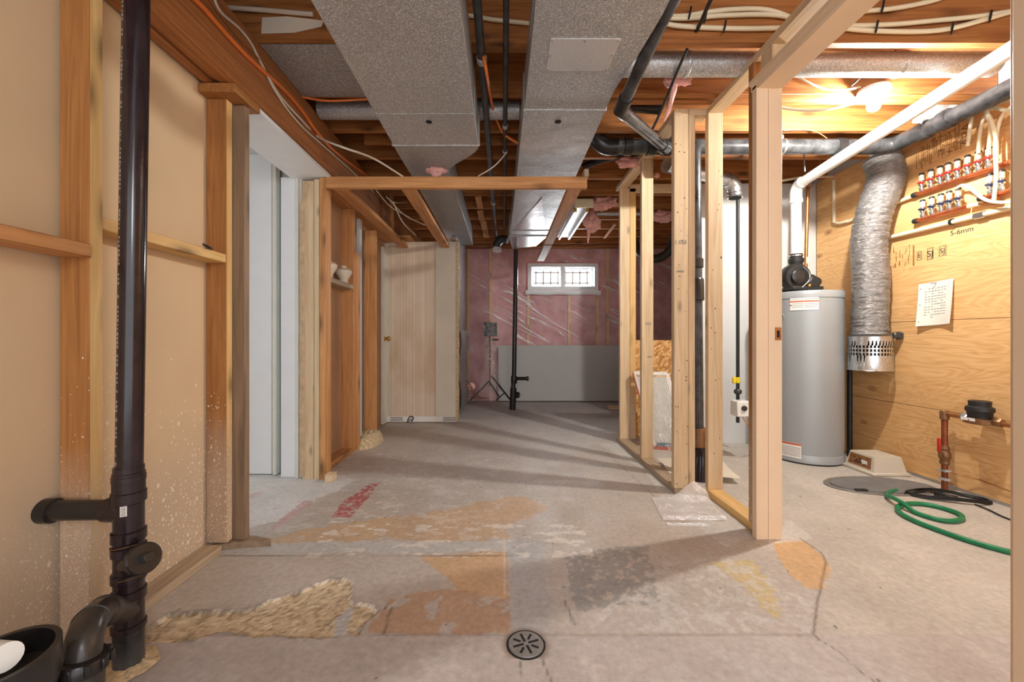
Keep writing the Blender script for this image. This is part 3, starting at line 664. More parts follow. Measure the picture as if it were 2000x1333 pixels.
def loft(a, rings, mat, name, par):
    m_ = MB(); vs = []
    for (y, x0, x1, z0) in rings: vs += [(x0, y, z0), (x1, y, z0), (x1, y, JB-.005), (x0, y, JB-.005)]
    k = len(rings)
    m_.add(vs, [[i*4+j, i*4+(j+1) % 4, (i+1)*4+(j+1) % 4, (i+1)*4+j] for i in range(k-1) for j in range(4)]+[[0, 1, 2, 3], [4*k-4, 4*k-3, 4*k-2, 4*k-1]])
    return m_.build(name, mat, par)
loft(0, [(-1.5, .115, .59), (1.50, .115, .59), (1.68, .115, .57), (1.95, .113, .535), (2.12, .11, .535)] and [(-1.5, .115, .59, zB), (1.50, .115, .59, zB), (1.68, .115, .575, zB), (1.95, .113, .538, zB), (2.12, .11, .535, zB)], 'galv', 'near_section', d)
loft(0, [(2.124, .108, .538, zB-.002), (3.4, .095, .535, zB-.002), (4.5, .08, .53, zB)], 'galv', 'far_section', d)
f1 = MB(); a_, b_, c_, e_ = (.08, 4.50, zB), (.53, 4.50, zB), (.085, 4.60, zB-.004), (.53, 4.60, zB-.004)
f1.add([(.08, 4.5, zB), (.53, 4.5, zB), (.08, 4.74, zB+.004), (.53, 4.74, zB+.004), (.08, 4.5, JB-.005), (.53, 4.5, JB-.005), (.08, 4.74, JB-.005), (.53, 4.74, JB-.005)], [[0, 1, 3, 2], [0, 2, 6, 4], [1, 5, 7, 3], [2, 3, 7, 6], [0, 4, 5, 1], [4, 6, 7, 5]]); f1.build('collar', 'galv', d)
f2 = MB().add([(.06, 4.75, zB+.01), (.53, 4.75, zB+.01), (.12, 5.42, 1.20), (.44, 5.45, 1.24), (.06, 4.75, JB-.005), (.53, 4.75, JB-.005), (.12, 5.42, JB-.005), (.5, 5.42, JB-.005)], [[0, 1, 2], [1, 3, 2], [0, 2, 6, 4], [1, 5, 7, 3], [2, 3, 7, 6], [0, 4, 5, 1], [4, 6, 7, 5]]); f2.build('folded_end', 'galv_shiny', d)
f3 = MB().add([(.12, 4.45, zB-.001), (.46, 4.45, zB-.001), (.33, 3.45, zB-.006)], [[0, 1, 2]]); f3.add([(.12, 4.452, zB), (.46, 4.452, zB), (.33, 3.45, zB-.004)], [[0, 1, 2]]); f3.build('folded_gore', 'galv_shiny', d)
sm = MB(); sm.box(.104, .542, 2.118, 2.128, zB-.006, JB-.006, .002); sm.box(.07, .54, 4.495, 4.505, zB-.006, JB-.006, .002); sm.box(.07, .54, 4.74, 4.755, zB-.006, JB-.006, .002); sm.build('seam', 'galv', d)
lg = MB()
for z in (1.22, 1.25): lg.box(.108, .114, -1.5, 1.64, z, z+.006, .001)
lg.build('snap_lock', 'galv_dark', d)
pt = MB().box(.190, .470, 1.615, 1.812, zB-.004, zB-.0005, .001).build('access_patch', 'patch', d, label='bright sheet metal patch')
sc = MB()
for x, y in ((.2, 1.625), (.33, 1.625), (.46, 1.625), (.2, 1.71), (.46, 1.71), (.2, 1.8), (.33, 1.8), (.46, 1.8)): sc.lathe([(.006, 0), (.006, .003), (.002, .004)], (x, y, zB-.004), (0, 0, -1), 10)
sc.build('screws', 'galv_dark', pt)
MB().lathe([(.018, 0), (.018, .002)], (.302, 2.235, zB-.0045), n=16).build('plug_hole', 'pit', d)
MB().box(-1.155, -.67, 1.92, 2.335, JB-.006, JB-.003, 0).build('panned_joist_sheet', 'galv_dark', label='mottled sheet metal panel closing the joist bay beside the wide duct', cat='sheet metal')
def rduct(name, a, b, r, mat, label, seams=()):
    t = T(name, label, 'round duct', a); MB().tube([a, b], r, 22).build('duct_barrel', mat, t)
    for s_ in seams:
        p = Vector(a).lerp(Vector(b), s_); dd = (Vector(b)-Vector(a)).normalized(); MB().lathe([(r+.001, -.012), (r+.004, -.008), (r+.004, .008), (r+.001, .012)], p, dd, 22).build('joint_band', mat, t)
    return t
rduct('round_duct', (-1.15, 2.535, JB+.03), (.10, 2.535, JB+.03), .055, 'galv', 'round galvanised duct crossing from the beam to the central duct above the black pipes', (.8,))
rduct('round_duct', (.60, 2.105, JB+.025), (2.55, 2.105, JB+.025), .058, 'galv', 'round galvanised duct in the joist bay above the lit bulb', (.18, .75))
# galvanised pipe behind the partition with an open elbow
e1 = T('vent_elbow', 'shiny galvanised vent pipe ending in an open down-turned elbow behind the studs', 'vent pipe', (1.9, 3.2, 1.15))
MB().tube([(1.2, 2.98, 1.275), (1.79, 3.27, 1.285)], .052, 20).build('vent_run', 'galv_shiny', e1)
el = cr([(1.79, 3.27, 1.285), (1.84, 3.295, 1.28), (1.885, 3.31, 1.245), (1.90, 3.315, 1.19), (1.90, 3.315, 1.15)], 5)
MB().tube(el, .056, 20, rf=lambda i, a: 1+.05*(i % 4 == 0)).build('elbow', 'galv_shiny', e1)
MB().lathe([(.047, 0), (.047, .003)], (1.90, 3.315, 1.146), n=20).build('elbow_mouth', 'pit', e1)

# ------------------------------------------------------------------ overhead pipes
def pipe(name, pts, r, mat, label, cat='pipe', n=14, collars=(), smooth=0, parent_empty=False, cmat=None):
    P = cr(pts, smooth) if smooth else pts
    if not collars: return MB().tube(P, r, n).build(name, mat, label=label, cat=cat)
    t = T(name, label, cat, pts[0]); MB().tube(P, r, n).build('pipe_run', mat, t)
    for (p, dvec, w) in collars: MB().lathe([(r+.002, -w), (r+.006, -w+.004), (r+.006, w-.004), (r+.002, w)], p, dvec, n).build('coupling', cmat or mat, t)
    return t
z1 = 1.345
pipe('black_pipe', [(-.108, -1.5, z1), (-.105, 1.6, z1), (-.095, 5.45, z1)], .0195, 'steelpipe', 'thicker dark iron gas pipe running the ceiling length between the two big ducts', collars=[((-.104, 1.95, z1), (0, 1, 0), .02), ((-.098, 4.0, z1), (0, 1, 0), .018)], cmat='galv')
pipe('black_pipe', [(.012, -1.5, z1+.02), (.012, 5.2, z1+.02)], .0135, 'steelpipe', 'thinner dark iron pipe beside the central duct', collars=[((.012, 2.6, z1+.02), (0, 1, 0), .018), ((.012, 2.95, z1+.02), (0, 1, 0), .016)], cmat='galv')
# small elbow duct at far end
t = T('boot_elbow', 'grey plastic-wrapped elbow fitting at the far end of the black ceiling pipes', 'elbow fitting', (0, 5.5, 1.2)); MB().tube(cr([(.06, 5.4, 1.31), (-.01, 5.42, 1.33), (-.08, 5.42, 1.27), (-.09, 5.42, 1.22)], 6), .055, 14).build('elbow', 'steelpipe', t); MB().lathe([(.06, 0), (.062, .03), (.045, .06)], (-.085, 5.42, 1.16)).build('glove_wrap', 'polyloose', t)
# main horizontal drain
zM, yM, rM = 1.325, 2.80, .05
mdt = T('drain_pipe', 'large black plastic drain running across behind the studs and turning along the plywood', 'drain pipe', (1.5, yM, zM))
MB().tube([(.78, yM, zM), (2.60, yM, zM)], rM, 24).build('cross_run', 'absdusty', mdt)
MB().tube(cr([(.80, yM, zM), (.72, yM+.02, zM+.01), (.66, yM+.02, zM+.05), (.62, yM+.02, zM+.12)], 5), rM+.004, 22).build('end_elbow', 'abs', mdt)
for x in (.86, 1.02, 1.13, 2.32): MB().lathe([(rM+.001, -.03), (rM+.008, -.026), (rM+.008, .026), (rM+.001, .03)], (x, yM, zM), (1, 0, 0), 24).build('coupling', 'abs', mdt)
MB().tube(cr([(2.58, yM, zM), (2.66, yM-.04, zM), (2.68, yM-.14, zM), (2.69, 2.3, zM), (2.70, 1.2, zM+.02)], 6), rM, 24).build('long_run', 'absdusty', mdt)
for y in (2.58, 2.45): MB().lathe([(rM+.001, -.03), (rM+.008, -.026), (rM+.008, .026), (rM+.001, .03)], (2.685, y, zM), (0, 1, 0), 24).build('coupling', 'absdusty', mdt)
MB().lathe([(rM+.002, -.008), (rM+.003, .008)], (1.93, yM, zM), (1, 0, 0), 24, False).build('hanger_strap', 'galv_shiny', mdt)
MB().box(1.925, 1.94, yM-.004, yM, zM+.05, JB+.15, 0).build('hanger_strap', 'galv_shiny', mdt)
# branches
b1 = T('drain_branch', 'scuffed black pipe dropping beside the central duct then kinking back into the drain', 'drain pipe', (.8, 2.2, 1.1))
A0, A1, A2 = (.735, 1.05, 1.30), (.655, 1.92, 1.13), (1.065, 2.76, 1.30)
A0 = PY(1290, 45, 1.60); A1 = PY(1212, 215, 2.0); A2 = PY(1300, 290, 2.74)
MB().tube([A0+Vector((.02, -.35, .03)), A0, A1], .029, 18).build('upper_run', 'absdusty', b1)
MB().tube([A1, A2], .031, 18).build('lower_run', 'absdusty', b1)
bm_ = MB(); bm_.add(*(lambda: ([], []))()); 
MB().tube([A1+(A0-A1).normalized()*.07, A1, A1+(A2-A1).normalized()*.07], .035, 18).build('elbow', 'abs', b1)
dA = (A2-A1).normalized(); MB().lathe([(.033, -.05), (.039, -.045), (.042, .03), (.045, .04)], A2-dA*.05, dA, 18).build('socket', 'absdusty', b1)
pipe('drain_branch', [PY(1140, 325, 3.35), PY(1190, 308, 3.2), PY(1290, 290, 2.95)], .028, 'abs', 'thin black pipe sloping up beneath the big drain toward the ducts', 'drain pipe', smooth=4)
pipe('drain_branch', [PY(1220, 208, 2.52), PY(1290, 214, 2.56)], .03, 'abs', 'short black pipe tucked above the stud partition cap', 'drain pipe')
pipe('black_cable', [PY(1388, 0, 1.75), PY(1362, 58, 1.9), PY(1357, 62, 1.93)], .009, 'black', 'short thick black cable hanging before the cream tubes', 'cable', n=8)
pipe('black_cable', [PY(1342, 96, 1.95), PY(1325, 135, 2.05), PY(1300, 195, 2.25), PY(1278, 245, 2.5), PY(1262, 270, 2.74)], .008, 'black', 'long black cable trailing down behind the pink wool to the drain', 'cable', n=8, smooth=4)

# white PVC vent of the water heater
vp = T('vent_pipe', 'thick white plastic vent pipe rising from the water heater toward the doorway', 'vent pipe', (2.31, 3.2, .7))
E = Vector((2.315, 3.2, 1.155)); near = Vector((2.295, 1.72, 1.315)); far = Vector((2.31, 3.12, 1.207))
MB().tube([near+(near-far).normalized()*.6, near, far], .0365, 22).build('sloped_run', 'pvc', vp)
MB().tube(cr([far, E+Vector((0, -.03, .045)), E+Vector((0, 0, .005)), E+Vector((0, 0, -.06))], 6), .042, 22).build('elbow', 'pvc', vp)
MB().tube([(2.315, 3.2, 1.11), (2.315, 3.2, .66)], .0365, 22).build('vertical_run', 'pvc', vp)
MB().lathe([(.040, 0), (.046, .004), (.046, .03), (.04, .034)], (2.315, 3.2, 1.065)).build('collar', 'pvc', vp)

# water heater
TX, TY, TR = 2.404, 3.23, .25
wh = T('water_heater', 'tall grey cylindrical gas water heater standing on the concrete by the plywood wall', 'water heater', (TX, TY, FL))
zt = .385
MB().lathe([(TR-.004, .03), (TR-.002, .09), (TR-.002, 1.26)], (TX, TY, FL), n=72).build('tank_shell', 'tankgrey', wh)
MB().lathe([(TR+.001, 0), (TR+.001, .055), (TR-.003, .06)], (TX, TY, FL+.012), n=72).build('base_ring', 'tankgrey', wh)
MB().lathe([(TR-.01, -.012), (TR-.01, .013)], (TX, TY, FL+.012), n=48).build('foot_ring', 'black', wh)
MB().lathe([(TR+.002, 1.255), (TR+.002, 1.30), (TR-.004, 1.308), (TR-.03, 1.312), (0.001, 1.32)], (TX, TY, FL), n=72).build('top_cap', 'tankgrey', wh)
def curved(name, a0, a1, z0, z1, mat, off, parent):
    return MB().grid(20, 2, lambda u, v: (lambda a: Vector((TX+(TR+off)*math.cos(a), TY+(TR+off)*math.sin(a), z0+v*(z1-z0))))(a0+u*(a1-a0))).build(name, mat, parent)
def ang(px):   # angle on the tank surface facing the camera, by direction
    best = min(range(-1750, -200), key=lambda k: abs((TX+TR*math.cos(k/1000*PI/1))/(TY+TR*math.sin(k/1000*PI/1))-(px-CX)/F0) if -1. < k/1000 < 0 else 9)
    return best/1000*PI
def tz(py, a): return (CY-py)/F0*(TY+TR*math.sin(a))
aL, aR = ang(1543), ang(1599)
aL, aR = min(aL, aR), max(aL, aR)
lb = curved('rating_label', aL, aR, tz(607, aL), tz(573, aL), 'label', .001, wh)
curved('label_bar', aL, aR, tz(591.5, aL), tz(589, aL), 'rust', .0015, lb)
for k in range(4):
    zz = tz(576+k*3.2, aL); curved('label_lines', aL+.02, (aL+aR)/2-.01, zz, zz-.004, 'greyink', .0015, lb); curved('label_lines', (aL+aR)/2+.01, aR-.02, zz, zz-.004, 'greyink', .0015, lb)
for k in range(3):
    zz = tz(594+k*3.4, aL); curved('label_lines', aL+.05, (aL+aR)/2-.01, zz, zz-.004, 'greyink', .0015, lb); curved('label_lines', (aL+aR)/2+.01, aR-.02, zz, zz-.004, 'greyink', .0015, lb)
curved('label_mark', aL+.005, aL+.04, tz(598.5, aL), tz(596, aL), 'ink', .0016, lb)
l0, l1 = ang(1520), ang(1565); l0, l1 = min(l0, l1), max(l0, l1)
lb2 = curved('warning_label', l0, l1, tz(897, l1), tz(868, l1), 'label', .001, wh); curved('label_bar', l0, l1, tz(872, l1), tz(868.5, l1), 'rust', .0015, lb2)
for k in range(6):
    zz = tz(876+k*3.2, l1); curved('label_lines', l0+.02, l1-.02, zz, zz-.004, 'greyink', .0015, lb2)
a5 = ang(1524); p5 = Vector((TX+TR*math.cos(a5), TY+TR*math.sin(a5), tz(620, a5))); MB().lathe([(.034, 0), (.034, .006), (.028, .006), (.028, .001)], p5, (math.cos(a5), math.sin(a5), 0), 28).build('round_badge', 'tankgrey', wh)
# blower on top
bl_ = T('vent_blower', 'black vent blower with a rubber boot on top of the grey water heater', 'blower', (2.32, 3.2, .37))
MB().lathe([(.045, 0), (.05, .02), (.044, .03), (.052, .05), (.052, .07), (.043, .08), (.043, .11)], (2.315, 3.2, .555), n=28).build('rubber_boot', 'black', bl_)
for z in (.565, .645): MB().lathe([(.0475, 0), (.0485, .01)], (2.315, 3.2, z), n=28, cap=False).build('hose_clamp', 'chrome', bl_)
MB().lathe([(.02, -.05), (.095, -.045), (.105, -.03), (.105, .03), (.095, .045), (.02, .05)], (2.285, 3.17, .475), (0, 1, 0), 32).build('fan_housing', 'black', bl_)
MB().lathe([(.05, 0), (.055, .02), (.035, .03)], (2.27, 3.12, .475), (0, -1, 0), 24).build('motor_cover', 'abs', bl_)
MB().tube(cr([(2.30, 3.105, .55), (2.345, 3.1, .50), (2.34, 3.1, .44), (2.29, 3.1, .39)], 6), .004, 8).build('air_tube', 'chrome', bl_)
MB().obox((2.40, 3.17, .43), (.11, .12, .11), Euler((0, .5, 0)).to_matrix(), .02).build('control_shroud', 'black', bl_)
MB().box(2.22, 2.46, 3.10, 3.30, .372, .40, .006).build('mounting_plate', 'black', bl_)
MB().lathe([(.015, 0), (.015, .02), (.02, .025)], (2.36, 3.12, .395), n=12).build('terminal', 'brass', bl_)
# copper line above tank
ct = T('copper_riser', 'bare copper pipe rising from the water heater top beside the white vent', 'copper pipe', (2.44, 3.25, .37))
MB().tube([PY(1573, 552, 3.25), PY(1578, 350, 3.25)], .0125, 12).build('riser', 'copperdull', ct)
MB().lathe([(.02, 0), (.024, .005), (.024, .03), (.016, .034)], PY(1574, 565, 3.25)).build('union', 'chrome', ct)
MB().lathe([(.014, 0), (.014, .05)], PY(1575, 515, 3.25), n=12).build('paper_tag', 'label', ct)
pipe('small_pipes', [PY(1528, 353, 3.4), PY(1560, 347, 3.4), PY(1622, 345, 3.45), PY(1650, 344, 3.5)], .010, 'pex', 'thin pale water pipe running level above the copper riser', 'pipe', n=8)
pipe('bonding_wire', [PY(1572, 372, 3.2), PY(1584, 366, 3.2), PY(1592, 345, 3.2), PY(1602, 318, 3.2), PY(1600, 300, 3.15)], .003, 'copper', 'thin looping copper wire near the top of the copper riser', 'wire', n=6, smooth=5)
pipe('hanger_strap', [PY(1570, 300, 3.0), PY(1572, 335, 3.0)], .005, 'galv_shiny', 'perforated metal hanger strap above the vent elbow', 'strap', n=6)

# gas line + valve
gs = T('gas_line', 'thin black gas pipe with a yellow valve dropping behind the door frame', 'gas pipe', (1.97, 3.4, -.3))
MB().tube([PY(1441, 385, 3.4), PY(1441, 826, 3.4)], .0135, 10).build('gas_pipe', 'black', gs)
MB().lathe([(.022, 0), (.03, .01), (.03, .03), (.022, .04)], PY(1441, 770, 3.4), n=14).build('union', 'steelpipe', gs)
MB().obox(PY(1440, 743, 3.4), (.035, .04, .05), None, .006).build('valve_body', 'yellow', gs); MB().obox(PY(1434, 743, 3.37), (.03, .02, .055), None, .006).build('valve_handle', 'yellow', gs)
MB().box(PY(1440, 0, 3.1).x, PY(1470, 0, 3.1).x, 3.10, 3.2, PY(0, 815, 3.1).z, PY(0, 785, 3.1).z, .006).build('gas_control', 'pvc', wh, label='white gas control box'); gv = wh
MB().lathe([(.02, 0), (.02, .012), (.012, .014)], PY(1453, 798, 3.1), (0, -1, 0), 18).build('dial', 'ink', gv)
MB().tube(cr([PY(1450, 815, 3.12), PY(1462, 832, 3.1), PY(1470, 845, 3.15), PY(1480, 850, 3.2)], 4), .005, 6).build('gas_tubing', 'copperdull', gv)
# dark pipe stack behind partition post
sk = T('drain_stack', 'dark brown plastic drain stack standing behind the doubled partition post', 'drain stack', (1.31, 2.72, FL))
MB().tube([(1.305, 2.72, FL+.30), (1.285, 2.72, zM-.04)], .040, 20).build('stack_pipe', 'absdusty', sk)
MB().lathe([(.042, 0), (.052, .005), (.052, .12), (.046, .13)], (1.31, 2.72, FL+.22), n=20).build('coupling', 'bronze', sk)
MB().tube(cr([(1.31, 2.72, FL+.24), (1.325, 2.72, FL+.17), (1.32, 2.71, FL+.10), (1.31, 2.70, FL+.0)], 6), .047, 20).build('lower_fitting', 'absbrown', sk)
MB().lathe([(.045, 0), (.052, .004), (.05, .14), (.045, .15)], (1.295, 2.72, .25), n=20).build('coupling', 'abs', sk)
MB().lathe([(.045, 0), (.05, .004), (.05, .06)], (1.292, 2.72, .47), n=20).build('coupling', 'abs', sk)

# ------------------------------------------------------------------ partitions
fp = T('stud_partition', 'far open stud partition of pale new lumber beside the pleated filter', 'stud partition', (1.1, 3.1, FL))
bd('bottom_plate', 'dusty', 1.045, 1.134, 2.46, 3.74, FL, FL+.038, fp)
bd('top_plate', 'new', 1.040, 1.129, 2.46, 3.74, JB-.042, JB-.003, fp)
bd('stud', 'new', 1.038, 1.126, 2.458, 2.498, FL+.038, JB-.042, fp)
bd('stud', 'new', 1.128, 1.166, 2.458, 2.547, FL, JB-.042, fp)
bd('stud', 'new', 1.050, 1.139, 3.07, 3.108, FL+.038, JB-.042, fp)
bd('stud', 'new', 1.056, 1.145, 3.66, 3.698, FL+.038, JB-.042, fp)
bd('stud', 'bright', 1.147, 1.20, 3.66, 3.74, FL+.038, JB-.042, fp)
bd('cap_plate', 'new', 1.130, 1.25, 2.458, 2.54, JB-.042, JB-.003, fp)
bd('header', 'new', 1.147, 1.74, 3.66, 3.70, JB-.075, JB-.003, fp)
np_ = T('stud_partition', 'near open stud partition carrying the peach-coloured door frame', 'stud partition', (1.27, 2.2, FL))
bd('bottom_plate', 'bright', 1.228, 1.316, 1.94, 2.45, FL, FL+.038, np_)
bd('top_plate', 'new', 1.236, 1.324, -.6, 2.48, JB-.042, JB-.003, np_)
bd('stud', 'new', 1.234, 1.323, 2.436, 2.474, FL+.038, JB-.042, np_)
bd('stud', 'old', 1.226, 1.315, 1.985, 2.023, FL+.038, JB-.042, np_)
bd('jack_stud', 'frame', 1.218, 1.307, 1.94, 1.983, FL+.038, 1.20, np_)
bd('door_header', 'dusty', 1.226, 1.315, .90, 1.94, 1.205, 1.243, np_)
bd('cripple', 'new', 1.236, 1.315, 1.86, 1.94, 1.245, JB-.043, np_)
bd('jack_stud', 'dusty', 1.226, 1.315, .84, .88, FL+.038, 1.20, np_)
df = T('door_frame', 'peach-primed door frame in the near partition, open without a door', 'door frame', (1.25, 1.4, FL))
jx0, jx1 = 1.192, 1.314
j = MB(); j.box(1.2495, jx1, 1.906, 1.926, FL, 1.182, .001); j.box(jx0, 1.2485, 1.905, 1.938, FL, 1.198, .002); j.build('far_jamb', 'peach', df)
j = MB(); j.box(jx0+.004, jx1, .93, 1.905, 1.178, 1.196, .002); j.build('head_jamb', 'peach', df)
j = MB(); j.box(jx0, jx0+.016, .85, 1.95, 1.182, 1.236, .003); j.box(jx0-.006, jx0+.004, .85, 1.955, 1.212, 1.236, .002); j.build('head_casing', 'peach', df)
j = MB(); j.box(1.178, 1.205, .885, .942, FL, 1.24, .003); j.box(1.166, 1.18, .86, .928, FL, 1.24, .003); j.box(1.2, jx1, .92, .94, FL, 1.18, .002); j.build('near_casing', 'peach', df)
MB().box(PY(1514, 0, 1.905).x, PY(1526, 0, 1.905).x, 1.903, 1.906, PY(0, 665, 1.905).z, PY(0, 640, 1.905).z, .0005).build('strike_plate', 'copperdull', df)
MB().box(PY(1517, 0, 1.905).x, PY(1522, 0, 1.905).x, 1.9022, 1.9032, PY(0, 660, 1.905).z, PY(0, 646, 1.905).z, 0).build('strike_hole', 'pit', df)
# stamps on the post
def marks(parent, x0, x1, y, z0, z1, n, mat='ink', seed=1, name='stamp_marks'):
    r = random.Random(seed); m_ = MB(); w = (x1-x0)/n
    for k in range(n):
        a = x0+k*w; m_.box(a, a+w*.28, y-.0006, y, z0, z1, 0)
        if r.random() < .6: m_.box(a, a+w*.7, y-.0006, y, z0+(z1-z0)*r.choice((0, .42, .84)), z0+(z1-z0)*r.choice((.16, .58, 1)), 0)
        if r.random() < .5: m_.box(a+w*.5, a+w*.7, y-.0006, y, z0, z0+(z1-z0)*r.choice((.5, 1)), 0)
    return m_.build(name, mat, parent)
text('1.165', .034, PY(1330, 473, 2.457), RXP, 'greyink', fp, 'stamp_marks')
marks(fp, PY(1322, 0, 2.457).x, PY(1336, 0, 2.457).x, 2.4575, PY(0, 532, 2.457).z, PY(0, 528, 2.457).z, 10, 'greyink', 2)
text('MPJ', .03, PY(1266, 633, 3.069), RXP, 'greyink', fp, 'stamp_marks')
marks(fp, PY(1265, 0, 3.07).x, PY(1273, 0, 3.07).x, 3.0695, PY(0, 699, 3.07).z, PY(0, 696, 3.07).z, 5, 'greyink', 3)
nl = MB()
r_ = random.Random(5)
for k in range(34): nl.lathe([(.0022+.002*r_.random(), 0), (.002, .0006)], (r_.uniform(1.045, 1.12), 2.4578, r_.uniform(FL+.06, 1.3)), (0, -1, 0), 8)
for k in range(16): nl.lathe([(.0022+.002*r_.random(), 0), (.002, .0006)], (r_.uniform(1.245, 1.315), 2.4358, r_.uniform(FL+.06, 1.3)), (0, -1, 0), 8)
nl.build('nail_holes', 'ink', fp)

# pleated filter leaning
fl = T('pleated_filter', 'dusty white pleated air filter with red card edges leaning behind the partition', 'air filter', (1.4, 3.35, FL))
B0, B1 = PF(1268, 872), PF(1308, 866); Tt0, Tt1 = PY(1228, 730, 3.72), PY(1293, 730, 3.72)
B0 = Vector((1.30, 3.47, FL)); B1 = Vector((1.555, 3.40, FL)); Tt0 = Vector((1.165, 3.61, FL+.64)); Tt1 = Vector((1.45, 3.58, FL+.635))
def fpnt(u, v, off=0):
    p = (B0*(1-u)+B1*u)*(1-v)+(Tt0*(1-u)+Tt1*u)*v; nrm = (B1-B0).cross(Tt0-B0).normalized(); return p+nrm*off
nn = (B1-B0).cross(Tt0-B0).normalized(); sg = 1 if nn.y < 0 else -1
MB().grid(73, 2, lambda u, v: fpnt(.05+u*.9, .05+v*.9, sg*(.006+.006*abs(math.sin(u*PI*18)))), False).build('pleats', 'filterwhite', fl)
q = MB()
for (u0, v0, u1, v1) in ((0, 0, 1, 0), (0, 1, 1, 1), (0, 0, 0, 1), (1, 0, 1, 1)): q.beam(fpnt(u0, v0), fpnt(u1, v1), .03, .02, nn)
q.build('card_rim', 'label', fl)
q = MB(); q.beam(fpnt(0, 0, sg*.012), fpnt(1, 0, sg*.012), .012, .05, (0, 0, 1)); q.build('red_band', 'filtered', fl); MB().beam(fpnt(-.03, 0), fpnt(-.03, 1), .012, .03, nn).build('red_edge', 'filtered', fl)
MB().beam(fpnt(.1, .06, sg*.02), fpnt(.95, .06, sg*.02), .004, .035, (0, 0, 1)).build('teal_band', 'teal', fl)
MB().grid(14, 14, lambda u, v: fpnt(-.03+1.06*u, v*1.0, sg*(.026+.012*mn.noise(Vector((u*5, v*9, 0)))))).build('plastic_wrap', 'polywrap', fl)
# paper sheets, film on the floor
MB().grid(12, 12, lambda u, v: Vector((1.12+.42*u+.05*v, 2.72+.36*v-.1*u, FL+.0405+.02*max(0, mn.noise(Vector((u*3, v*3, 2))))+.03*(u*v)**2))).build('paper_scrap', 'boardplain', label='crumpled cream paper sheet lying over the partition base plate', cat='paper')
def film(u, v):
    p = Vector((.83+.33*u+.05*v, 2.10+.30*v+.0*u, FL+.004)); top = max(0, v-.75)*4
    p.z += .10*top**1.5*max(0, 1-abs(u-.75)*2.6)+.006*abs(mn.noise(Vector((u*6, v*6, 1))))
    if v < .12: p.z += .014*math.sin(v/.12*PI)
    return p
MB().grid(30, 30, film).build('plastic_film', 'polyloose', label='curled translucent plastic film on the floor between the two stud partitions', cat='plastic film')
MB().tube(cr([PF(1302, 1026), PF(1340, 1026), PF(1384, 1027)], 6), [.010]*13, 8, rf=lambda i, a: 1+.2*math.sin(i*2+a)).build('rolled_film_edge', 'polyloose', label='rolled-up hem of plastic film nearest the shadow on the floor'.replace('nearest', 'next to'), cat='plastic film')

# ------------------------------------------------------------------ plywood wall
pw = T('plywood_wall', 'plywood-sheathed utility wall of pale orange sheets with stencilled stamps', 'plywood wall', (PWX, 2, FL))
MB().box(PWX, PWX+.012, -1.0, 3.655, .117, JB, .001).build('upper_sheet', 'ply', pw)
MB().box(PWX, PWX+.012, -1.0, 3.655, -.465, .114, .001).build('middle_sheet', 'ply', pw)
MB().box(PWX, PWX+.012, -1.0, 3.655, FL+.02, -.468, .001).build('lower_sheet', 'ply', pw)
RV = Euler((PI/2, 0, -PI/2)).to_matrix()
p = PX(1888, 262, PWX-.001); R90 = Euler((PI/2, -PI/2, -PI/2), 'XYZ').to_matrix()
rotv = Matrix.Rotation(-PI/2, 3, 'X') @ RV
text('APA', .075, p+Vector((-.001, 0, 0)), rotv, 'stamp', pw, 'grade_stamp')
m_ = MB(); rr = random.Random(9)
for k in range(26):
    px = 1790+k*3.6; a = PX(px, 330-(px-1790)*.55, PWX); h = rr.uniform(.04, .16); z0 = a.z+rr.uniform(-.03, .05)
    m_.box(PWX-.0008, PWX-.0002, a.y-.002, a.y+.002, z0, z0+h, 0)
for k in range(30):
    px = 1800+rr.random()*90; a = PX(px, 320-(px-1790)*.5, PWX); z0 = a.z+rr.uniform(-.05, .1); m_.box(PWX-.0008, PWX-.0002, a.y-.012, a.y+.012, z0, z0+.004, 0)
m_.build('grade_stamp', 'stamp', pw)
def boxmark(px0, px1, py0, py1, body):
    a, b = PX(px0, py0, PWX), PX(px1, py1, PWX); m_ = MB(); x0, x1 = PWX-.001, PWX-.0002; w = .0025
    m_.box(x0, x1, b.y, a.y, a.z, a.z+w, 0); m_.box(x0, x1, b.y, a.y, b.z-w, b.z, 0); m_.box(x0, x1, a.y-w, a.y, b.z, a.z, 0); m_.box(x0, x1, b.y, b.y+w, b.z, a.z, 0)
    m_.build('marker_box', 'ink', pw); c_ = (a+b)/2
    text(body, abs(a.z-b.z)*.8, Vector((PWX-.001, c_.y, c_.z)), RV, 'ink', pw, 'marker_writing')
boxmark(1834, 1848, 483, 498, 'SJ'); boxmark(1811, 1823, 487, 506, 'SJ'); boxmark(1791, 1800, 493, 507, 'E')
a, b = PX(1783, 480, PWX), PX(1786, 519, PWX); m_ = MB(); m_.box(PWX-.001, PWX-.0002, b.y, a.y, b.z, a.z, 0)
for k in range(20): m_.box(PWX-.001, PWX-.0002, (y_ := PX(1745+rr.random()*34, 500, PWX).y), y_+.004, (z_ := rr.uniform(.5, .62)), z_+rr.uniform(.01, .05), 0)
m_.build('marker_writing', 'stamp', pw)
text('5-6mm', .045, PX(1878, 452, PWX-.001), RV, 'ink', pw, 'marker_writing')
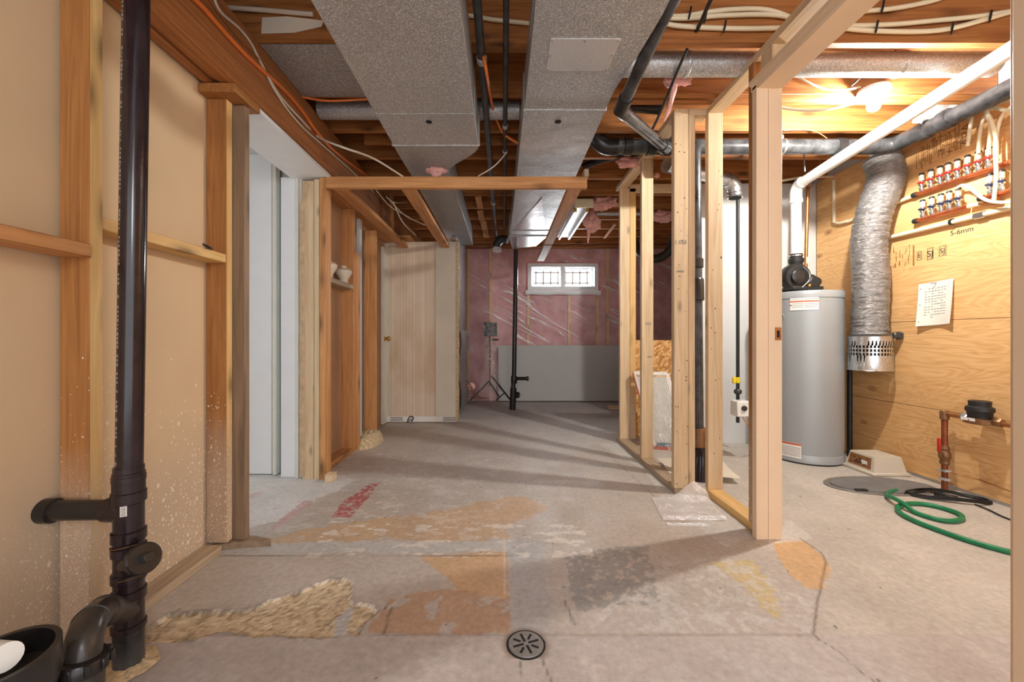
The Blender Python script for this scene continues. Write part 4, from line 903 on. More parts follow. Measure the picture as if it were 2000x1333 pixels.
# note
nY0, nY1 = PX(1798, 555, PWX).y, PX(1866, 555, PWX).y
def notef(u, v):
    y = nY0+(nY1-nY0)*u; z = .365-.285*(1-v)+.0*u; x = PWX-.004-.022*(max(0, abs(u-.5)*2)**2)*(.4+.6*(1-v))-.01*(1-v)**2
    return Vector((x, y, z+.012*u))
nt_ = T('paper_note', 'curling white handwritten paper sheet nailed to the plywood wall', 'paper note', (PWX-.01, (nY0+nY1)/2, .08))
MB().grid(18, 18, notef).build('note_sheet', 'paper', nt_)
m_ = MB()
for k in range(12):
    v = .85-k*.06
    for q_ in range(7):
        u = .2+q_*.09; 
        if rr.random() < .8: p = notef(u, v); m_.box(p.x-.0022, p.x-.0012, p.y-.009, p.y+.004, p.z, p.z+.0022, 0)
m_.build('note_writing', 'greyink', nt_)
m_ = MB()
for v in (.1, .5, .88): p = notef(.07, v); m_.lathe([(.003, 0), (.003, .001)], p+Vector((-.002, 0, 0)), (-1, 0, 0), 8)
p = notef(.5, .97); m_.tube([p+Vector((.006, 0, 0)), p+Vector((-.03, .01, -.004))], .002, 6); m_.build('nail_and_holes', 'ink', nt_)

# manifolds
def wallpipe(name, px0, py0, px1, py1, r, mat, label, X=2.805, cat='pipe'):
    return pipe(name, [PX(px0, py0, X), PX(px1, py1, X)], r, mat, label, cat, n=12)
def manifold(label, bar, valves, hmat, capmat, X=2.80):
    a, b = PX(bar[0], bar[1], X), PX(bar[2], bar[3], X); b.z = a.z
    t = T('water_manifold', label, 'manifold', a); MB().tube([a, b], .0135, 14).build('copper_bar', 'copper', t)
    MB().lathe([(.016, -.015), (.018, -.01), (.018, .01), (.016, .015)], a, b-a, 14).build('bar_end', 'black', t)
    for px in valves:
        y = F0*X/(px-CX); x = X
        v = MB(); v.lathe([(.009, 0), (.014, .012), (.014, .022), (.009, .026), (.010, .034), (.016, .038), (.016, .056), (.010, .06), (.009, .07)], (x, y, a.z+.01), n=12); vv = v.build('valve', 'chrome', t)
        MB().lathe([(.012, 0), (.0135, .004), (.0135, .035), (.010, .038)], (x, y, a.z+.08), n=12).build('fitting', 'pex', vv)
        MB().lathe([(.0145, 0), (.015, .008), (.011, .014)], (x, y, a.z+.116), n=12).build('clamp_ring', 'black', vv)
        MB().obox((x-.016, y-.01, a.z+.063), (.012, .045, .012), Euler((.2, 0, 0)).to_matrix(), .003).build('valve_handle', hmat, vv)
    return t, a.z
manifold('upper copper manifold on the plywood with eight red-handled valves', (1787, 381, 1975, 316), (1800, 1818, 1836, 1852, 1870, 1890, 1911, 1931), 'red', 'pex')
manifold('lower copper manifold on the plywood with five dark-handled valves', (1789, 432, 1888, 405), (1802, 1820, 1838, 1854, 1872), 'blueblk', 'pex')
manifold('short third manifold beside the door frame with dark handles', (1918, 388, 1985, 368), (1934, 1956), 'blueblk', 'pex')
wallpipe('water_pipe', 1892, 403, 1914, 398, .014, 'pex', 'short white pipe joining the two lower manifolds', 2.80)
wallpipe('water_pipe', 1915, 397, 1950, 390, .014, 'copperdull', 'short copper coupling on the joint between the lower manifolds', 2.80)
wallpipe('water_pipe', 1656, 433, 1786, 382, .0125, 'pex', 'white pipe passing behind the silver duct to the upper manifold')
lp = T('water_pipe', 'lowest long white pipe across the plywood under the manifolds, with a black clip', 'pipe', PX(1722, 468, 2.805))
for nm, c4, r4, m4 in (('pipe_run', (1722, 468, 1990, 402), .0145, 'pex'), ('pipe_clip', (1857, 434, 1862, 433), .020, 'black'), ('inline_valve', (1905, 423, 1925, 418), .020, 'chrome')): MB().tube([PX(c4[0], c4[1], 2.805), PX(c4[2], c4[3], 2.805)], r4, 12).build(nm, m4, lp)
pipe('water_pipe', [PX(1629, 352, 2.8), PX(1629, 434, 2.8), PX(1640, 436, 2.8), PX(1656, 432, 2.8)], .0115, 'pex', 'white riser pipe in the corner between heater and silver duct', n=10)
pipe('white_hose', [PX(1868, 368, 2.78), PX(1880, 362, 2.76), PX(1895, 368, 2.74), PX(1920, 388, 2.74), PX(1945, 395, 2.74), PX(1985, 395, 2.74)], .0085, 'pvc', 'curving white flexible hose below the upper manifold', 'hose', n=10, smooth=6)
for k, pts in enumerate((((1911, 300), (1914, 260), (1925, 225), (1945, 205), (1990, 190)), ((1931, 295), (1934, 250), (1928, 222), (1915, 205), (1880, 200)), ((1946, 320), (1945, 270), (1935, 235), (1926, 215), (1935, 180)), ((1941, 395), (1946, 340), (1944, 280), (1955, 230), (1985, 200)), ((1890, 285), (1900, 222), (1918, 208), (1950, 212), (1990, 225)))):
    lab = ['rising from the seventh valve and bending away', 'rising from the eighth valve and bending back', 'standing tallest between the last two valves', 'dropping past the upper manifold to the lower one', 'looping level above the manifold valves'][k]
    pipe('tubing', [PX(a, b, 2.78-.012*(k % 3)) for a, b in pts], .0095, 'pex', 'cream plastic tube '+lab, 'tubing', n=10, smooth=6)
pipe('tubing', [PX(1800, 268, 2.79), PX(1850, 245, 2.79), PX(1900, 218, 2.79), PX(1925, 212, 2.78)], .010, 'pex', 'long cream tube running under the black drain along the plywood top', 'tubing', n=10, smooth=5)
pipe('tubing', [PX(1805, 258, 2.77), PX(1850, 232, 2.76), PX(1905, 205, 2.76), PX(1940, 214, 2.77)], .008, 'pex', 'second cream tube running just above that long one under the drain', 'tubing', n=10, smooth=5)
q = MB().grid(16, 10, lambda u, v: PY(1790+45*u, 238-28*u+22*(v-.5), 2.55)+Vector((0, .03*math.sin(u*6+v*5), .015*math.sin(u*9)))); q.build('crumpled_plastic', 'polyloose', label='crumpled pale plastic stuffed above the black drain', cat='plastic')

# flexible silver duct and can
fd = T('flexible_duct', 'wrinkled silver insulated flexible duct hanging down the plywood wall', 'flexible duct', (2.68, 3.0, 0))
pts = cr([(2.70, 2.90, 1.30), (2.72, 2.88, 1.20), (2.715, 2.88, 1.10), (2.68, 2.92, .92), (2.675, 2.96, .70), (2.69, 2.96, .45), (2.69, 2.97, .22), (2.69, 2.97, .02)], 22)
def wr(i, a): return 1+.055*mn.noise(Vector((i*.55, math.cos(a)*1.2, math.sin(a)*1.2)))+.05*mn.noise(Vector((i*.9, 4, a*.5)))-.06*max(0, mn.noise(Vector((i*.35, 7, 0))))
MB().tube(pts, .107, 40, rf=wr).build('duct_sleeve', 'flexsilver', fd)
can = T('air_intake_can', 'galvanised perforated combustion air can under the silver duct', 'intake can', (2.69, 3.0, -.235))
cz, cr0 = -.232, .128
def canv(a, z): return Vector((2.69+cr0*math.cos(a), 2.97+cr0*math.sin(a), z))
m_ = MB(); rows = [(-.232, -.13)]; na = 40; zr = [-.115, -.088, -.061]; hs = .009; 
m_.lathe([(cr0+.004, -.234), (cr0, -.228), (cr0, zr[0]-hs)], (2.69, 2.97, 0), n=80, cap=False)
m_.lathe([(cr0, zr[2]+hs), (cr0, .012), (cr0+.006, .018)], (2.69, 2.97, 0), n=80, cap=False)
for i in range(2): m_.lathe([(cr0, zr[i]+hs), (cr0, zr[i+1]-hs)], (2.69, 2.97, 0), n=80, cap=False)
for k in range(na):
    a0 = 2*PI*k/na; a1 = a0+2*PI/na*.42; z0, z1_ = zr[0]-hs, zr[2]+hs; m_.add([canv(a0, z0), canv(a1, z0), canv(a1, z1_), canv(a0, z1_)], [[0, 1, 2, 3]], True)
m_.build('perforated_can', 'galv_shiny', can)
MB().lathe([(cr0-.03, -.2), (cr0-.03, .0)], (2.69, 2.97, 0), n=30).build('inner_liner', 'pit', can)
MB().box(2.80, 2.83, 2.86, 2.90, -.01, .045, .01).build('wall_bracket', 'steelpipe', can); MB().box(2.76, 2.826, 2.85, 2.88, -.0, .04, .006).build('wall_bracket', 'steelpipe', can)
pipe('dark_conduit', [(2.775, 3.24, FL), (2.775, 3.24, -.2)], .018, 'black', 'dark vertical pipe between the water heater and the plywood', 'pipe')

# meter & shutoff
wm = T('water_meter', 'bronze water meter with a black register on the pipe from the floor', 'water meter', (2.73, 2.3, -.5))
MX = 2.755
pz = -.47
MB().lathe([(.05, 0), (.066, .006), (.066, .03), (.05, .036)], (MX-.01, 2.33, pz-.025), n=8).build('meter_body', 'bronze', wm)
MB().lathe([(.05, 0), (.052, .03), (.06, .04), (.058, .06), (.045, .068), (.047, .095), (.040, .098)], (MX-.01, 2.33, pz+.012), n=20).build('register', 'black', wm)
MB().box(MX-.075, MX-.0745+.002, 2.30, 2.37, pz-.005, pz+.012, 0).build('serial_label', 'label', wm)
MB().tube([(MX, 2.525, pz), (MX, 2.12, pz-.004)], .014, 12).build('meter_pipe', 'copperdull', wm)
for y in (2.41, 2.25): MB().lathe([(.02, -.02), (.026, -.012), (.026, .012), (.02, .02)], (MX, y, pz), (0, 1, 0), 6).build('union', 'chrome' if y > 2.3 else 'bronze', wm)
sv = T('supply_riser', 'reddish copper supply riser with a red-handled shutoff on the utility floor', 'supply pipe', (MX, 2.525, FL))
MB().tube([(MX, 2.525, FL), (MX, 2.525, pz+.01)], .0155, 14).build('riser', 'rustpipe', sv)
MB().lathe([(.017, -.03), (.022, -.026), (.022, .02), (.016, .028)], (MX, 2.525, pz-.01), n=12).build('elbow', 'bronze', sv)
MB().lathe([(.018, 0), (.026, .01), (.022, .03), (.03, .045), (.03, .075), (.022, .09), (.026, .10), (.018, .12)], (MX, 2.525, FL+.16), n=10).build('valve_body', 'bronze', sv)
MB().tube(cr([(MX-.02, 2.51, FL+.20), (MX-.05, 2.50, FL+.215), (MX-.06, 2.50, FL+.25)], 4), .008, 8).build('valve_stem', 'bronze', sv)
MB().obox((MX-.062, 2.50, FL+.29), (.012, .02, .085), None, .004).build('valve_handle', 'red', sv)
for z in (.06, .115): MB().lathe([(.018, 0), (.03, .006), (.03, .014), (.018, .02)], (MX, 2.525, FL+z), n=8).build('ground_clamp', 'galv', sv)
pipe('ground_wire', [(MX+.02, 2.51, FL+.12), (2.81, 2.4, FL+.115), (2.815, 2.25, FL+.10), (2.80, 2.1, FL+.09)], .0035, 'copperdull', 'thin bare ground wire sagging from the supply riser clamp', 'wire', n=6, smooth=5)

# beige tray box, sump lid, cords, hose
bx = T('sump_alarm_box', 'beige plastic box with a printed picture label in the corner by the heater', 'plastic box', (2.66, 2.95, FL))
m_ = MB(); lo = [(2.55, 2.78), (2.775, 2.78), (2.775, 3.01), (2.55, 3.01)]; hi = [(2.565, 2.80), (2.755, 2.80), (2.755, 2.99), (2.565, 2.99)]
m_.add([(x, y, FL+.022) for x, y in lo]+[(x, y, FL+.125) for x, y in hi], [[3, 2, 1, 0], [4, 5, 6, 7]]+[[i, (i+1) % 4, (i+1) % 4+4, i+4] for i in range(4)]); m_.build('box_shell', 'beige', bx)
MB().box(2.532, 2.793, 2.765, 3.025, FL, FL+.022, .006).build('flange', 'beige', bx)
LR = lambda y, z: Vector((2.55+.015*(z-FL-.022)/.103-.0012, y, z))
m_ = MB().add([LR(2.995, FL+.035), LR(2.81, FL+.035), LR(2.815, FL+.112), LR(2.985, FL+.112)], [[0, 1, 2, 3]]); m_.build('picture_label', 'copperdull', bx)
m_ = MB(); 
for k in range(26): y = 2.84+rr.random()*.13; z = FL+.045+rr.random()*.045; p = LR(y, z); m_.box(p.x-.001, p.x, y, y+.012, z, z+.008, 0)
m_.build('label_print', 'ink', bx)
m_ = MB(); p = LR(2.85, FL+.07); m_.box(p.x-.002, p.x-.0005, 2.84, 2.885, FL+.055, FL+.085, 0); m_.build('label_sticker', 'label', bx)
lid = T('pit_cover', 'dark grey oval sump pit cover set in the utility floor', 'pit cover', (2.37, 2.6, FL))
LX, LY = PF(1716, 950).x, PF(1716, 950).y
def ell(rx, ry, z, n=48): return [(LX+rx*math.cos(2*PI*k/n), LY+ry*math.sin(2*PI*k/n), z) for k in range(n)]
def stack(rings):
    m_ = MB(); vs = []; n = 48
    for r in rings: vs += ell(*r)
    m_.add(vs, [[i*n+j, i*n+(j+1) % n, (i+1)*n+(j+1) % n, (i+1)*n+j] for i in range(len(rings)-1) for j in range(n)]+[[(len(rings)-1)*n+j for j in range(n)]], True); return m_
stack([(.33, .17, FL-.0), (.33, .17, FL+.006), (.315, .158, FL+.009), (.305, .15, FL+.002)]).build('rim', 'castgrey', lid)
stack([(.292, .138, FL+.001), (.29, .135, FL+.012), (.24, .10, FL+.014)]).build('lid_plate', 'lidgrey', lid)
m_ = MB(); m_.obox((LX-.2, LY-.10, FL+.014), (.07, .025, .008), None, .002); m_.build('lid_catch', 'black', lid)
def floorpts(pts, h): return [PF(a, b)+Vector((0, 0, h)) for a, b in pts]
hp = [(1750, 962), (1738, 966), (1732, 973), (1740, 983), (1761, 994), (1788, 1006), (1824, 1018), (1852, 1023), (1874, 1021), (1879, 1014), (1869, 1007), (1836, 996), (1800, 989), (1770, 989), (1754, 995), (1757, 1006), (1785, 1022), (1830, 1040), (1890, 1061), (1967, 1083), (2080, 1110)]
P = floorpts(hp, .0125)
for i in range(9, 15): P[i].z += .0
for i in (3, 4): P[i].z += .022
pipe('garden_hose', P, .0118, 'green', 'green garden hose looped once on the utility room floor', 'hose', n=14, smooth=8)
m_ = MB(); c0 = PF(1848, 974)
for k in range(5):
    rx, ry = .30-.010*k, .085-.005*k; pts = []
    for i in range(40):
        a = 2*PI*i/40; pts.append(Vector((c0.x+(rx*.62)*math.cos(a)*(1+.04*math.sin(k*3+a)), c0.y+ry*math.sin(a)-.30*rx*.62*math.cos(a)+.004*k*math.sin(a*2), FL+.006+.006*(k % 3)+.012*max(0, math.cos(2*a+PI)))))
    m_.tube(pts, .0042, 6, closed=True)
cd = T('extension_cord', 'coiled black-brown power cord lying on the floor before the supply riser', 'power cord', (c0.x, c0.y, FL)); m_.build('coil', 'black', cd)
MB().tube(cr(floorpts([(1905, 988), (1930, 998), (1966, 1015), (2050, 1045)], .006), 6), .0045, 8).build('cord_tail', 'black', cd)
MB().obox(c0+Vector((0, 0, .012)), (.03, .10, .03), Euler((0, 0, .4)).to_matrix(), .006).build('cord_tie', 'black', cd)

# floor drain
fdn = T('floor_drain', 'round grey floor drain grate with eight slots in the concrete', 'floor drain', (.07, 1.253, FL))
dc = Vector((.07, 1.253, FL+.004))
MB().lathe([(.056, -.008), (.056, .0), (.053, .004), (.051, .004), (.001, .0042)], (dc.x, dc.y, FL), n=40).build('grate_plate', 'castgrey', fdn)
m_ = MB()
for k in range(8):
    a = k*PI/4+.35; r0, r1 = (.008, .042) if k % 2 == 0 else (.018, .042); d_ = Vector((math.cos(a), math.sin(a), 0)); m_.beam(dc+d_*r0+Vector((0, 0, .0005)), dc+d_*r1+Vector((0, 0, .0005)), .0075, .0006, b=0)
m_.build('grate_slots', 'pit', fdn)
m_ = MB().tube([(dc.x+.058*math.cos(i*PI/20)*(1+.03*mn.noise(Vector((i*.5, 0, 0)))), dc.y+.058*math.sin(i*PI/20), FL-.001) for i in range(40)], .0035, 6, closed=True); m_.build('drain_rim', 'pit', fdn)

# ------------------------------------------------------------------ near ABS stack, trap, cup
PXs, PYs = -1.083, 1.17
st = T('drain_stack', 'glossy black plastic drain stack standing before the bare stud wall', 'drain stack', (PXs, PYs, FL))
top = Vector((-1.052, 1.17, JB+.2)); c1 = Vector((-1.082, 1.17, -.40))
MB().tube([c1, top], .0315, 32).build('upright_pipe', 'absbrown', st)
# printed line down the pipe
ml = MB(); rr2 = random.Random(4); z = .95
while z > -.36:
    t_ = (z-c1.z)/(top.z-c1.z); c_ = c1.lerp(top, t_); a = -2.0; hh = rr2.uniform(.005, .009)
    if rr2.random() < .86:
        for kk in range(rr2.choice((1, 2, 2))):
            p = c_+Vector((math.cos(a+kk*.09), math.sin(a+kk*.09), 0))*.0317; ml.obox(p, (.0022, .0008, hh), Matrix.Rotation(a+PI/2, 3, 'Z'), 0)
        p = c_+Vector((math.cos(a+.05), math.sin(a+.05), 0))*.0317; ml.obox(p+Vector((0, 0, rr2.choice((-hh/2, 0, hh/2)))), (.006, .0008, .0016), Matrix.Rotation(a+PI/2, 3, 'Z'), 0)
    z -= .0125 if rr2.random() < .9 else .03
ml.build('printed_line', 'greyink', st)
def hub(z0, h, r=.0385, mat='absbrown', name='hub', x=PXs, tilt=0): return MB().lathe([(r-.004, 0), (r, .003), (r, h-.003), (r-.004, h)], (x, PYs, z0), (tilt, 0, 1), 32).build(name, mat, st)
MB().tube([(PXs, PYs, FL-.0), (PXs, PYs, -.37)], .0355, 32).build('fitting_body', 'absbrown', st)
for z0, h in ((-.475, .035), (-.585, .033), (-.625, .030), (-.70, .028), (-.755, .032), (-.84, .02)): hub(z0, h, .0405)
hub(-.46, .075, .0375); hub(-.415, .022, .039)
MB().lathe([(.0362, 0), (.0362, .13)], (PXs, PYs, FL), n=24, cap=False).build('glue_smear', 'absdusty', st)
m_ = MB().grid(40, 6, lambda u, v: (lambda a, r: Vector((PXs+r*math.cos(a), PYs+r*math.sin(a), FL+.004+.012*(1-v)*(1+.5*mn.noise(Vector((a*3, v, 0)))))))(2*PI*u, .036+.035*v*(1+.4*mn.noise(Vector((math.cos(2*PI*u)*2, math.sin(2*PI*u)*2, 3)))))); m_.build('mortar_collar', 'agg', st)
# side branch to the wall
zs = -.497
MB().tube([(PXs, PYs, zs), (-1.135, PYs+.005, zs)], .036, 28).build('side_tee', 'absbrown', st)
MB().tube([(-1.13, PYs+.002, zs), (-1.33, PYs-.01, zs+.002)], .028, 28).build('side_pipe', 'abs', st)
MB().lathe([(.027, 0), (.0345, .004), (.0345, .045), (.028, .05)], (-1.285, PYs-.007, zs+.001), (-1, -.06, 0), 28).build('side_cap', 'abs', st)
MB().lathe([(.030, 0), (.0345, .004), (.0345, .03), (.03, .035)], (-1.115, PYs+.002, zs), (-1, 0, 0), 28).build('side_hub', 'absbrown', st)
m_ = MB(); a = -1.12
for i in range(1): p = Vector((PXs+.0385*math.cos(a), PYs+.0385*math.sin(a), -.485)); m_.obox(p, (.015, .001, .033), Matrix.Rotation(a+PI/2, 3, 'Z'), 0)
lbm = m_.build('bar_sticker', 'label', st); m_ = MB()
for i in range(7): m_.obox(p+Vector((0, -.0008, -.013+i*.0043)), (.011, .0006, .0016), Matrix.Rotation(a+PI/2, 3, 'Z'), 0)
m_.build('sticker_print', 'ink', lbm)
gl = MB()
for z_, a0, a1 in ((-.592, -2.6, -.3), (-.685, -1.4, .2), (-.755, -2.7, -.4)): gl.tube([(PXs+.0405*math.cos(q_), PYs+.0405*math.sin(q_), z_-.004*math.sin(q_*2)) for q_ in np.linspace(a0, a1, 16)], .0014, 6)
gl.build('glue_line', 'yellow' if False else 'bronze', st)
# cleanout wye
dcl = Vector((.84, -.40, .36)).normalized(); p0 = Vector((PXs+.0, PYs-.0, -.650))
MB().tube([p0, p0+dcl*.085], .033, 26).build('cleanout_hub', 'absbrown', st)
cp = MB().lathe([(.033, 0), (.042, .003), (.042, .020), (.038, .024), (.001, .024)], p0+dcl*.072, dcl, 30).build('cleanout_cap', 'abs', st)
MB().obox(p0+dcl*.108, (.024, .024, .026), dcl.to_track_quat('Z', 'Y').to_matrix(), .002).build('cap_lug', 'abs', cp)
# trap arm
tr = T('sink_trap', 'large scuffed black trap bend with a ribbed union nut joined to the drain stack', 'trap', (-1.0, .95, FL))
pth = cr([(PXs, PYs-.0, -.785), (-1.072, 1.10, -.742), (-1.035, 1.03, -.705), (-.995, .97, -.692), (-.972, .935, -.718), (-.967, .93, -.78)], 9)
MB().tube(pth, .0345, 30).build('trap_bend', 'abstrap', tr)
dd = (pth[9]-pth[8]).normalized(); MB().lathe([(.036, 0), (.0395, .003), (.0395, .028), (.036, .031)], pth[10], dd, 30).build('collar', 'abstrap', tr)
dd = (pth[22]-pth[20]).normalized(); MB().lathe([(.0345, 0), (.0365, .002), (.0365, .005)], pth[24], dd, 30).build('moulded_ring', 'abstrap', tr)
MB().lathe([(.036, .0), (.047, -.002), (.050, -.006), (.050, -.032), (.044, -.036)], (-.967, .93, -.728), (0.10, .12, 1), 36).build('union_nut', 'abs', tr)
m_ = MB()
for k in range(10):
    a = 2*PI*k/10; m_.obox((-.967+.050*math.cos(a),   .93+.050*math.sin(a), -.746-.010*math.sin(a)*.6), (.008, .012, .024), Matrix.Rotation(a, 3, 'Z'), .002)
m_.build('nut_ribs', 'abs', tr)
MB().tube([(-.967, .93, -.745), (-.967, .93, FL)], .038, 26).build('trap_body', 'abstrap', tr)
cu = T('drain_cup', 'wide open black drain receptor with a white pipe lying in it', 'drain cup', (-.97, .80, FL))
MB().lathe([(.06, -.30), (.07, -.1), (.082, -.06), (.084, 0), (.074, 0), (.070, -.05), (.02, -.06)], (-.995, .80, -.632), (.0, -.08, 1), 40, False).build('cup_body', 'abs', cu)
pipe('white_drain_hose', [(-1.25, .82, -.66), (-1.02, .80, -.628), (-.965, .785, -.62)], .026, 'pvc', 'short white plastic pipe poking into the wide black drain cup', 'pipe', n=20)

# ------------------------------------------------------------------ far clean-out pipe, tripod
fp2 = T('standing_drain', 'slim black drain pipe with two side fittings before the pink end wall', 'drain pipe', (.13, 5.4, FL))
MB().tube([PY(1000, 800, 5.38), PY(1004, 730, 5.38), PY(1008, 488, 5.45)], .030, 16).build('upright_pipe', 'abs', fp2)
MB().tube([PY(1001, 800, 5.39), PY(1003, 758, 5.39)], .043, 16).build('foot_socket', 'abs', fp2)
MB().lathe([(.038, -.03), (.042, -.02), (.042, .06), (.038, .07)], PY(1004, 745, 5.39)).build('tee', 'abs', fp2)
MB().tube([PY(1005, 740, 5.39), PY(1032, 740, 5.33)], .024, 14).build('side_arm', 'abs', fp2); MB().lathe([(.03, 0), (.032, .03)], PY(1028, 740, 5.34), (1, 0, 0), 14).build('arm_cap', 'abs', fp2)
MB().lathe([(.04, 0), (.044, .03), (.03, .05)], PY(1008, 772, 5.38), (1, -.3, 0), 14).build('cleanout', 'abs', fp2)
tp_ = T('tripod_stand', 'folded tripod light stand wrapped in clear plastic with foil at its head', 'tripod', (-.16, 5.6, FL))
q0 = PY(957, 755, 5.6)
MB().tube([PY(957, 640, 5.6), q0], .010, 8).build('mast', 'bronze', tp_)
MB().tube([PY(960, 735, 5.6), PY(998, 783, 5.45)], .012, 8).build('leg', 'black', tp_); MB().tube([PY(955, 745, 5.6), PY(975, 775, 5.5)], .010, 8).build('leg', 'black', tp_); MB().tube([PY(955, 745, 5.6), PY(918, 783, 5.5)], .010, 8).build('leg', 'black', tp_)
MB().tube([PY(985, 768, 5.5), PY(970, 782, 5.4)], .008, 8).build('leg_brace', 'black', tp_)
cbx = MB().grid(16, 14, lambda u, v: PY(944+27*u, 657-27*v, 5.55)+Vector((0, -.03*math.sin(u*PI)+.03*mn.noise(Vector((u*5, v*6, 0))), 0))); cbx.build('foil_cover', 'foil', tp_)
MB().obox(PY(957, 644, 5.62), (.15, .08, .15), None, .01).build('lamp_head', 'steelpipe', tp_)
MB().tube([PY(962, 664, 5.6), PY(973, 664, 5.5)], .010, 8).build('clamp_knob', 'black', tp_)
MB().tube([PY(957, 765, 5.58), PY(957, 720, 5.58), PY(957, 660, 5.58)], [.16, .09, .07], 24, rf=lambda i, a: 1+.12*math.sin(a*7+i)).build('plastic_wrap', 'polywrap', tp_)
MB().grid(10, 24, lambda u, v: Vector((-.535+.05*u+.02*math.sin(v*9), 5.0+.5*u, FL+.05+v*1.0))).build('foil_bag', 'foil', label='hanging silver-foil plastic bundle beside the closet wall edge', cat='plastic bundle')
q = MB(); 
for k in range(6): q.tube(cr([PY(900, 750+k*5, 5.3), PY(912+k*3, 745+k*6, 5.3), PY(925, 760+k*4, 5.25), PY(935+k*4, 778, 5.2)], 5), .004, 5)
q.build('tangled_wire', 'bronze', label='small tangle of wire on the floor beside the wrapped tripod', cat='wire')
MB().lathe([(.03, 0), (.05, .01), (.05, .03), (.02, .05)], PY(921, 755, 5.4), (0, -1, 0), 16).build('valve_wheel', 'pink', label='small pinkish round valve at floor level in the far corner', cat='valve')

# dark flexible duct arc far behind
pipe('flexible_hose', [PY(1236, 470, 5.4), PY(1250, 494, 5.3), PY(1280, 506, 5.2), (PY(1306, 492, 5.1)), PY(1318, 460, 5.0)], .055, 'flexdark', 'dark drooping flexible hose behind the far stud partition', 'hose', n=16, smooth=8)

# fluorescent fixture
fx = T('tube_light', 'unlit two-tube fluorescent batten fixed under the joists by the ladder frame', 'ceiling light', (.87, 4.5, 1.3))
fz = 1.335; xa, xb = .715, .86
MB().box(xa, xb+.02, 4.05, 5.35, fz, JB-.005, .006).build('housing', 'white', fx)
for x in (xa+.02, xb): 
    MB().tube([(x, 4.14, fz-.028), (x, 5.30, fz-.028)], .018, 14).build('tube', 'tube', fx); MB().box(x-.014, x+.014, 4.12, 4.145, fz-.05, fz, .003).build('tube_socket', 'brass', fx)
MB().box(xa-.0, xb+.04, 4.04, 4.055, fz-.03, JB-.006, .002).build('end_plate', 'pex', fx)

# lit bulb
bx_, by_, bz_ = 2.07, 2.26, 1.305
lh = T('lamp_holder', 'white porcelain lamp holder on the joist above the lit bare bulb', 'lamp holder', (bx_, by_, 1.37))
MB().lathe([(.058, .0), (.072, -.006), (.074, -.022), (.05, -.032), (.03, -.036), (.028, -.052), (.022, -.056)], (bx_, by_, JB-.002), n=36).build('holder_base', 'pvc', lh)
lb_ = T('light_bulb', 'glowing bare bulb hanging in the utility room', 'light bulb', (bx_, by_, bz_))
MB().lathe([(.001, -.034), (.014, -.031), (.026, -.021), (.0315, -.004), (.030, .010), (.022, .026), (.015, .038), (.013, .044)], (bx_, by_, bz_-.003), n=24).build('glass_envelope', 'bulb', lb_)

# ------------------------------------------------------------------ cables and tubes overhead
XB = -1.148
pipe('orange_cable', [PX(a, b, XB) for a, b in ((330, -75), (372, -12), (400, 18), (439, 63), (478, 105), (520, 144), (556, 177), (589, 215), (619, 258), (655, 297), (718, 344))], .0095, 'orange', 'bright orange electrical cable stapled along the long beam', 'cable', n=8, smooth=5)
pipe('white_cable', [PX(a, b, XB-.002) for a, b in ((412, -20), (430, 22), (466, 54), (490, 84), (508, 120), (529, 159), (550, 192), (592, 238), (622, 268))]+[PY(670, 288, 2.3), PY(730, 310, 2.5), PY(787, 345, 2.73)], .006, 'wirewhite', 'white cable along the beam that swings off across the joists', 'cable', n=8, smooth=5)
pipe('white_cable', [PX(a, b, XB-.001) for a, b in ((512, 126), (533, 170), (560, 212), (592, 250), (628, 282), (655, 306), (697, 344), (730, 376))], .005, 'wirewhite', 'thin white cable running closest under the orange one on the beam', 'cable', n=8, smooth=5)
pipe('brown_cable', [PX(a, b, XB) for a, b in ((404, -8), (425, 22), (450, 55), (475, 85), (505, 115), (530, 150))], .003, 'copperdull', 'thin brown wire above the orange cable on the beam', 'wire', n=6, smooth=5)
for k, (a, b) in enumerate((((735, 372), (800, 425)), ((768, 395), (812, 460)), ((760, 390), (830, 440)), ((755, 385), (795, 395)))):
    pipe('white_cable', [PY(a[0], a[1], 3.3), PY((a[0]+b[0])/2-4, (a[1]+b[1])/2+6, 3.7), PY(b[0], b[1], 4.2)], .005, 'wirewhite', 'loose white cable end dangling inside the ladder frame, %s of the tangle' % ['longest', 'lowest', 'widest', 'uppermost'][k], 'cable', n=6, smooth=5)
pipe('orange_cable', [PY(940, 90, 1.93), PY(950, 140, 1.93), PY(958, 190, 2.3), PY(968, 230, 2.6), PY(985, 262, 2.7), PY(1012, 280, 2.72)], .008, 'orange', 'short orange cable snaking behind the two black pipes', 'cable', n=8, smooth=5)
pipe('orange_cable', [PY(585, 189, 2.33), PY(640, 197, 2.33), PY(720, 194, 2.33)], .006, 'orange', 'orange cable end on the second joist under the metal panel', 'cable', n=8, smooth=5)
pipe('white_cable', [PY(933, 345, 2.74), PY(965, 325, 2.76), PY(990, 298, 2.78)], .004, 'wirewhite', 'short white cable pair rising off the ladder rail by the thin pipe', 'cable', n=6, smooth=4)
pipe('flat_strap', [PY(430, 14, 1.9), PY(520, 20, 1.9), PY(612, 28, 1.9)], .010, 'wirewhite', 'pale grey tube crossing the first joist next to the beam', 'tube', n=8)
pipe('flat_strap', [PY(915, 30, 1.9), PY(960, 38, 1.9), PY(1034, 46, 1.9)], .009, 'pex', 'cream tube glimpsed crossing behind the two black pipes', 'tube', n=8)
YJ = 1.898
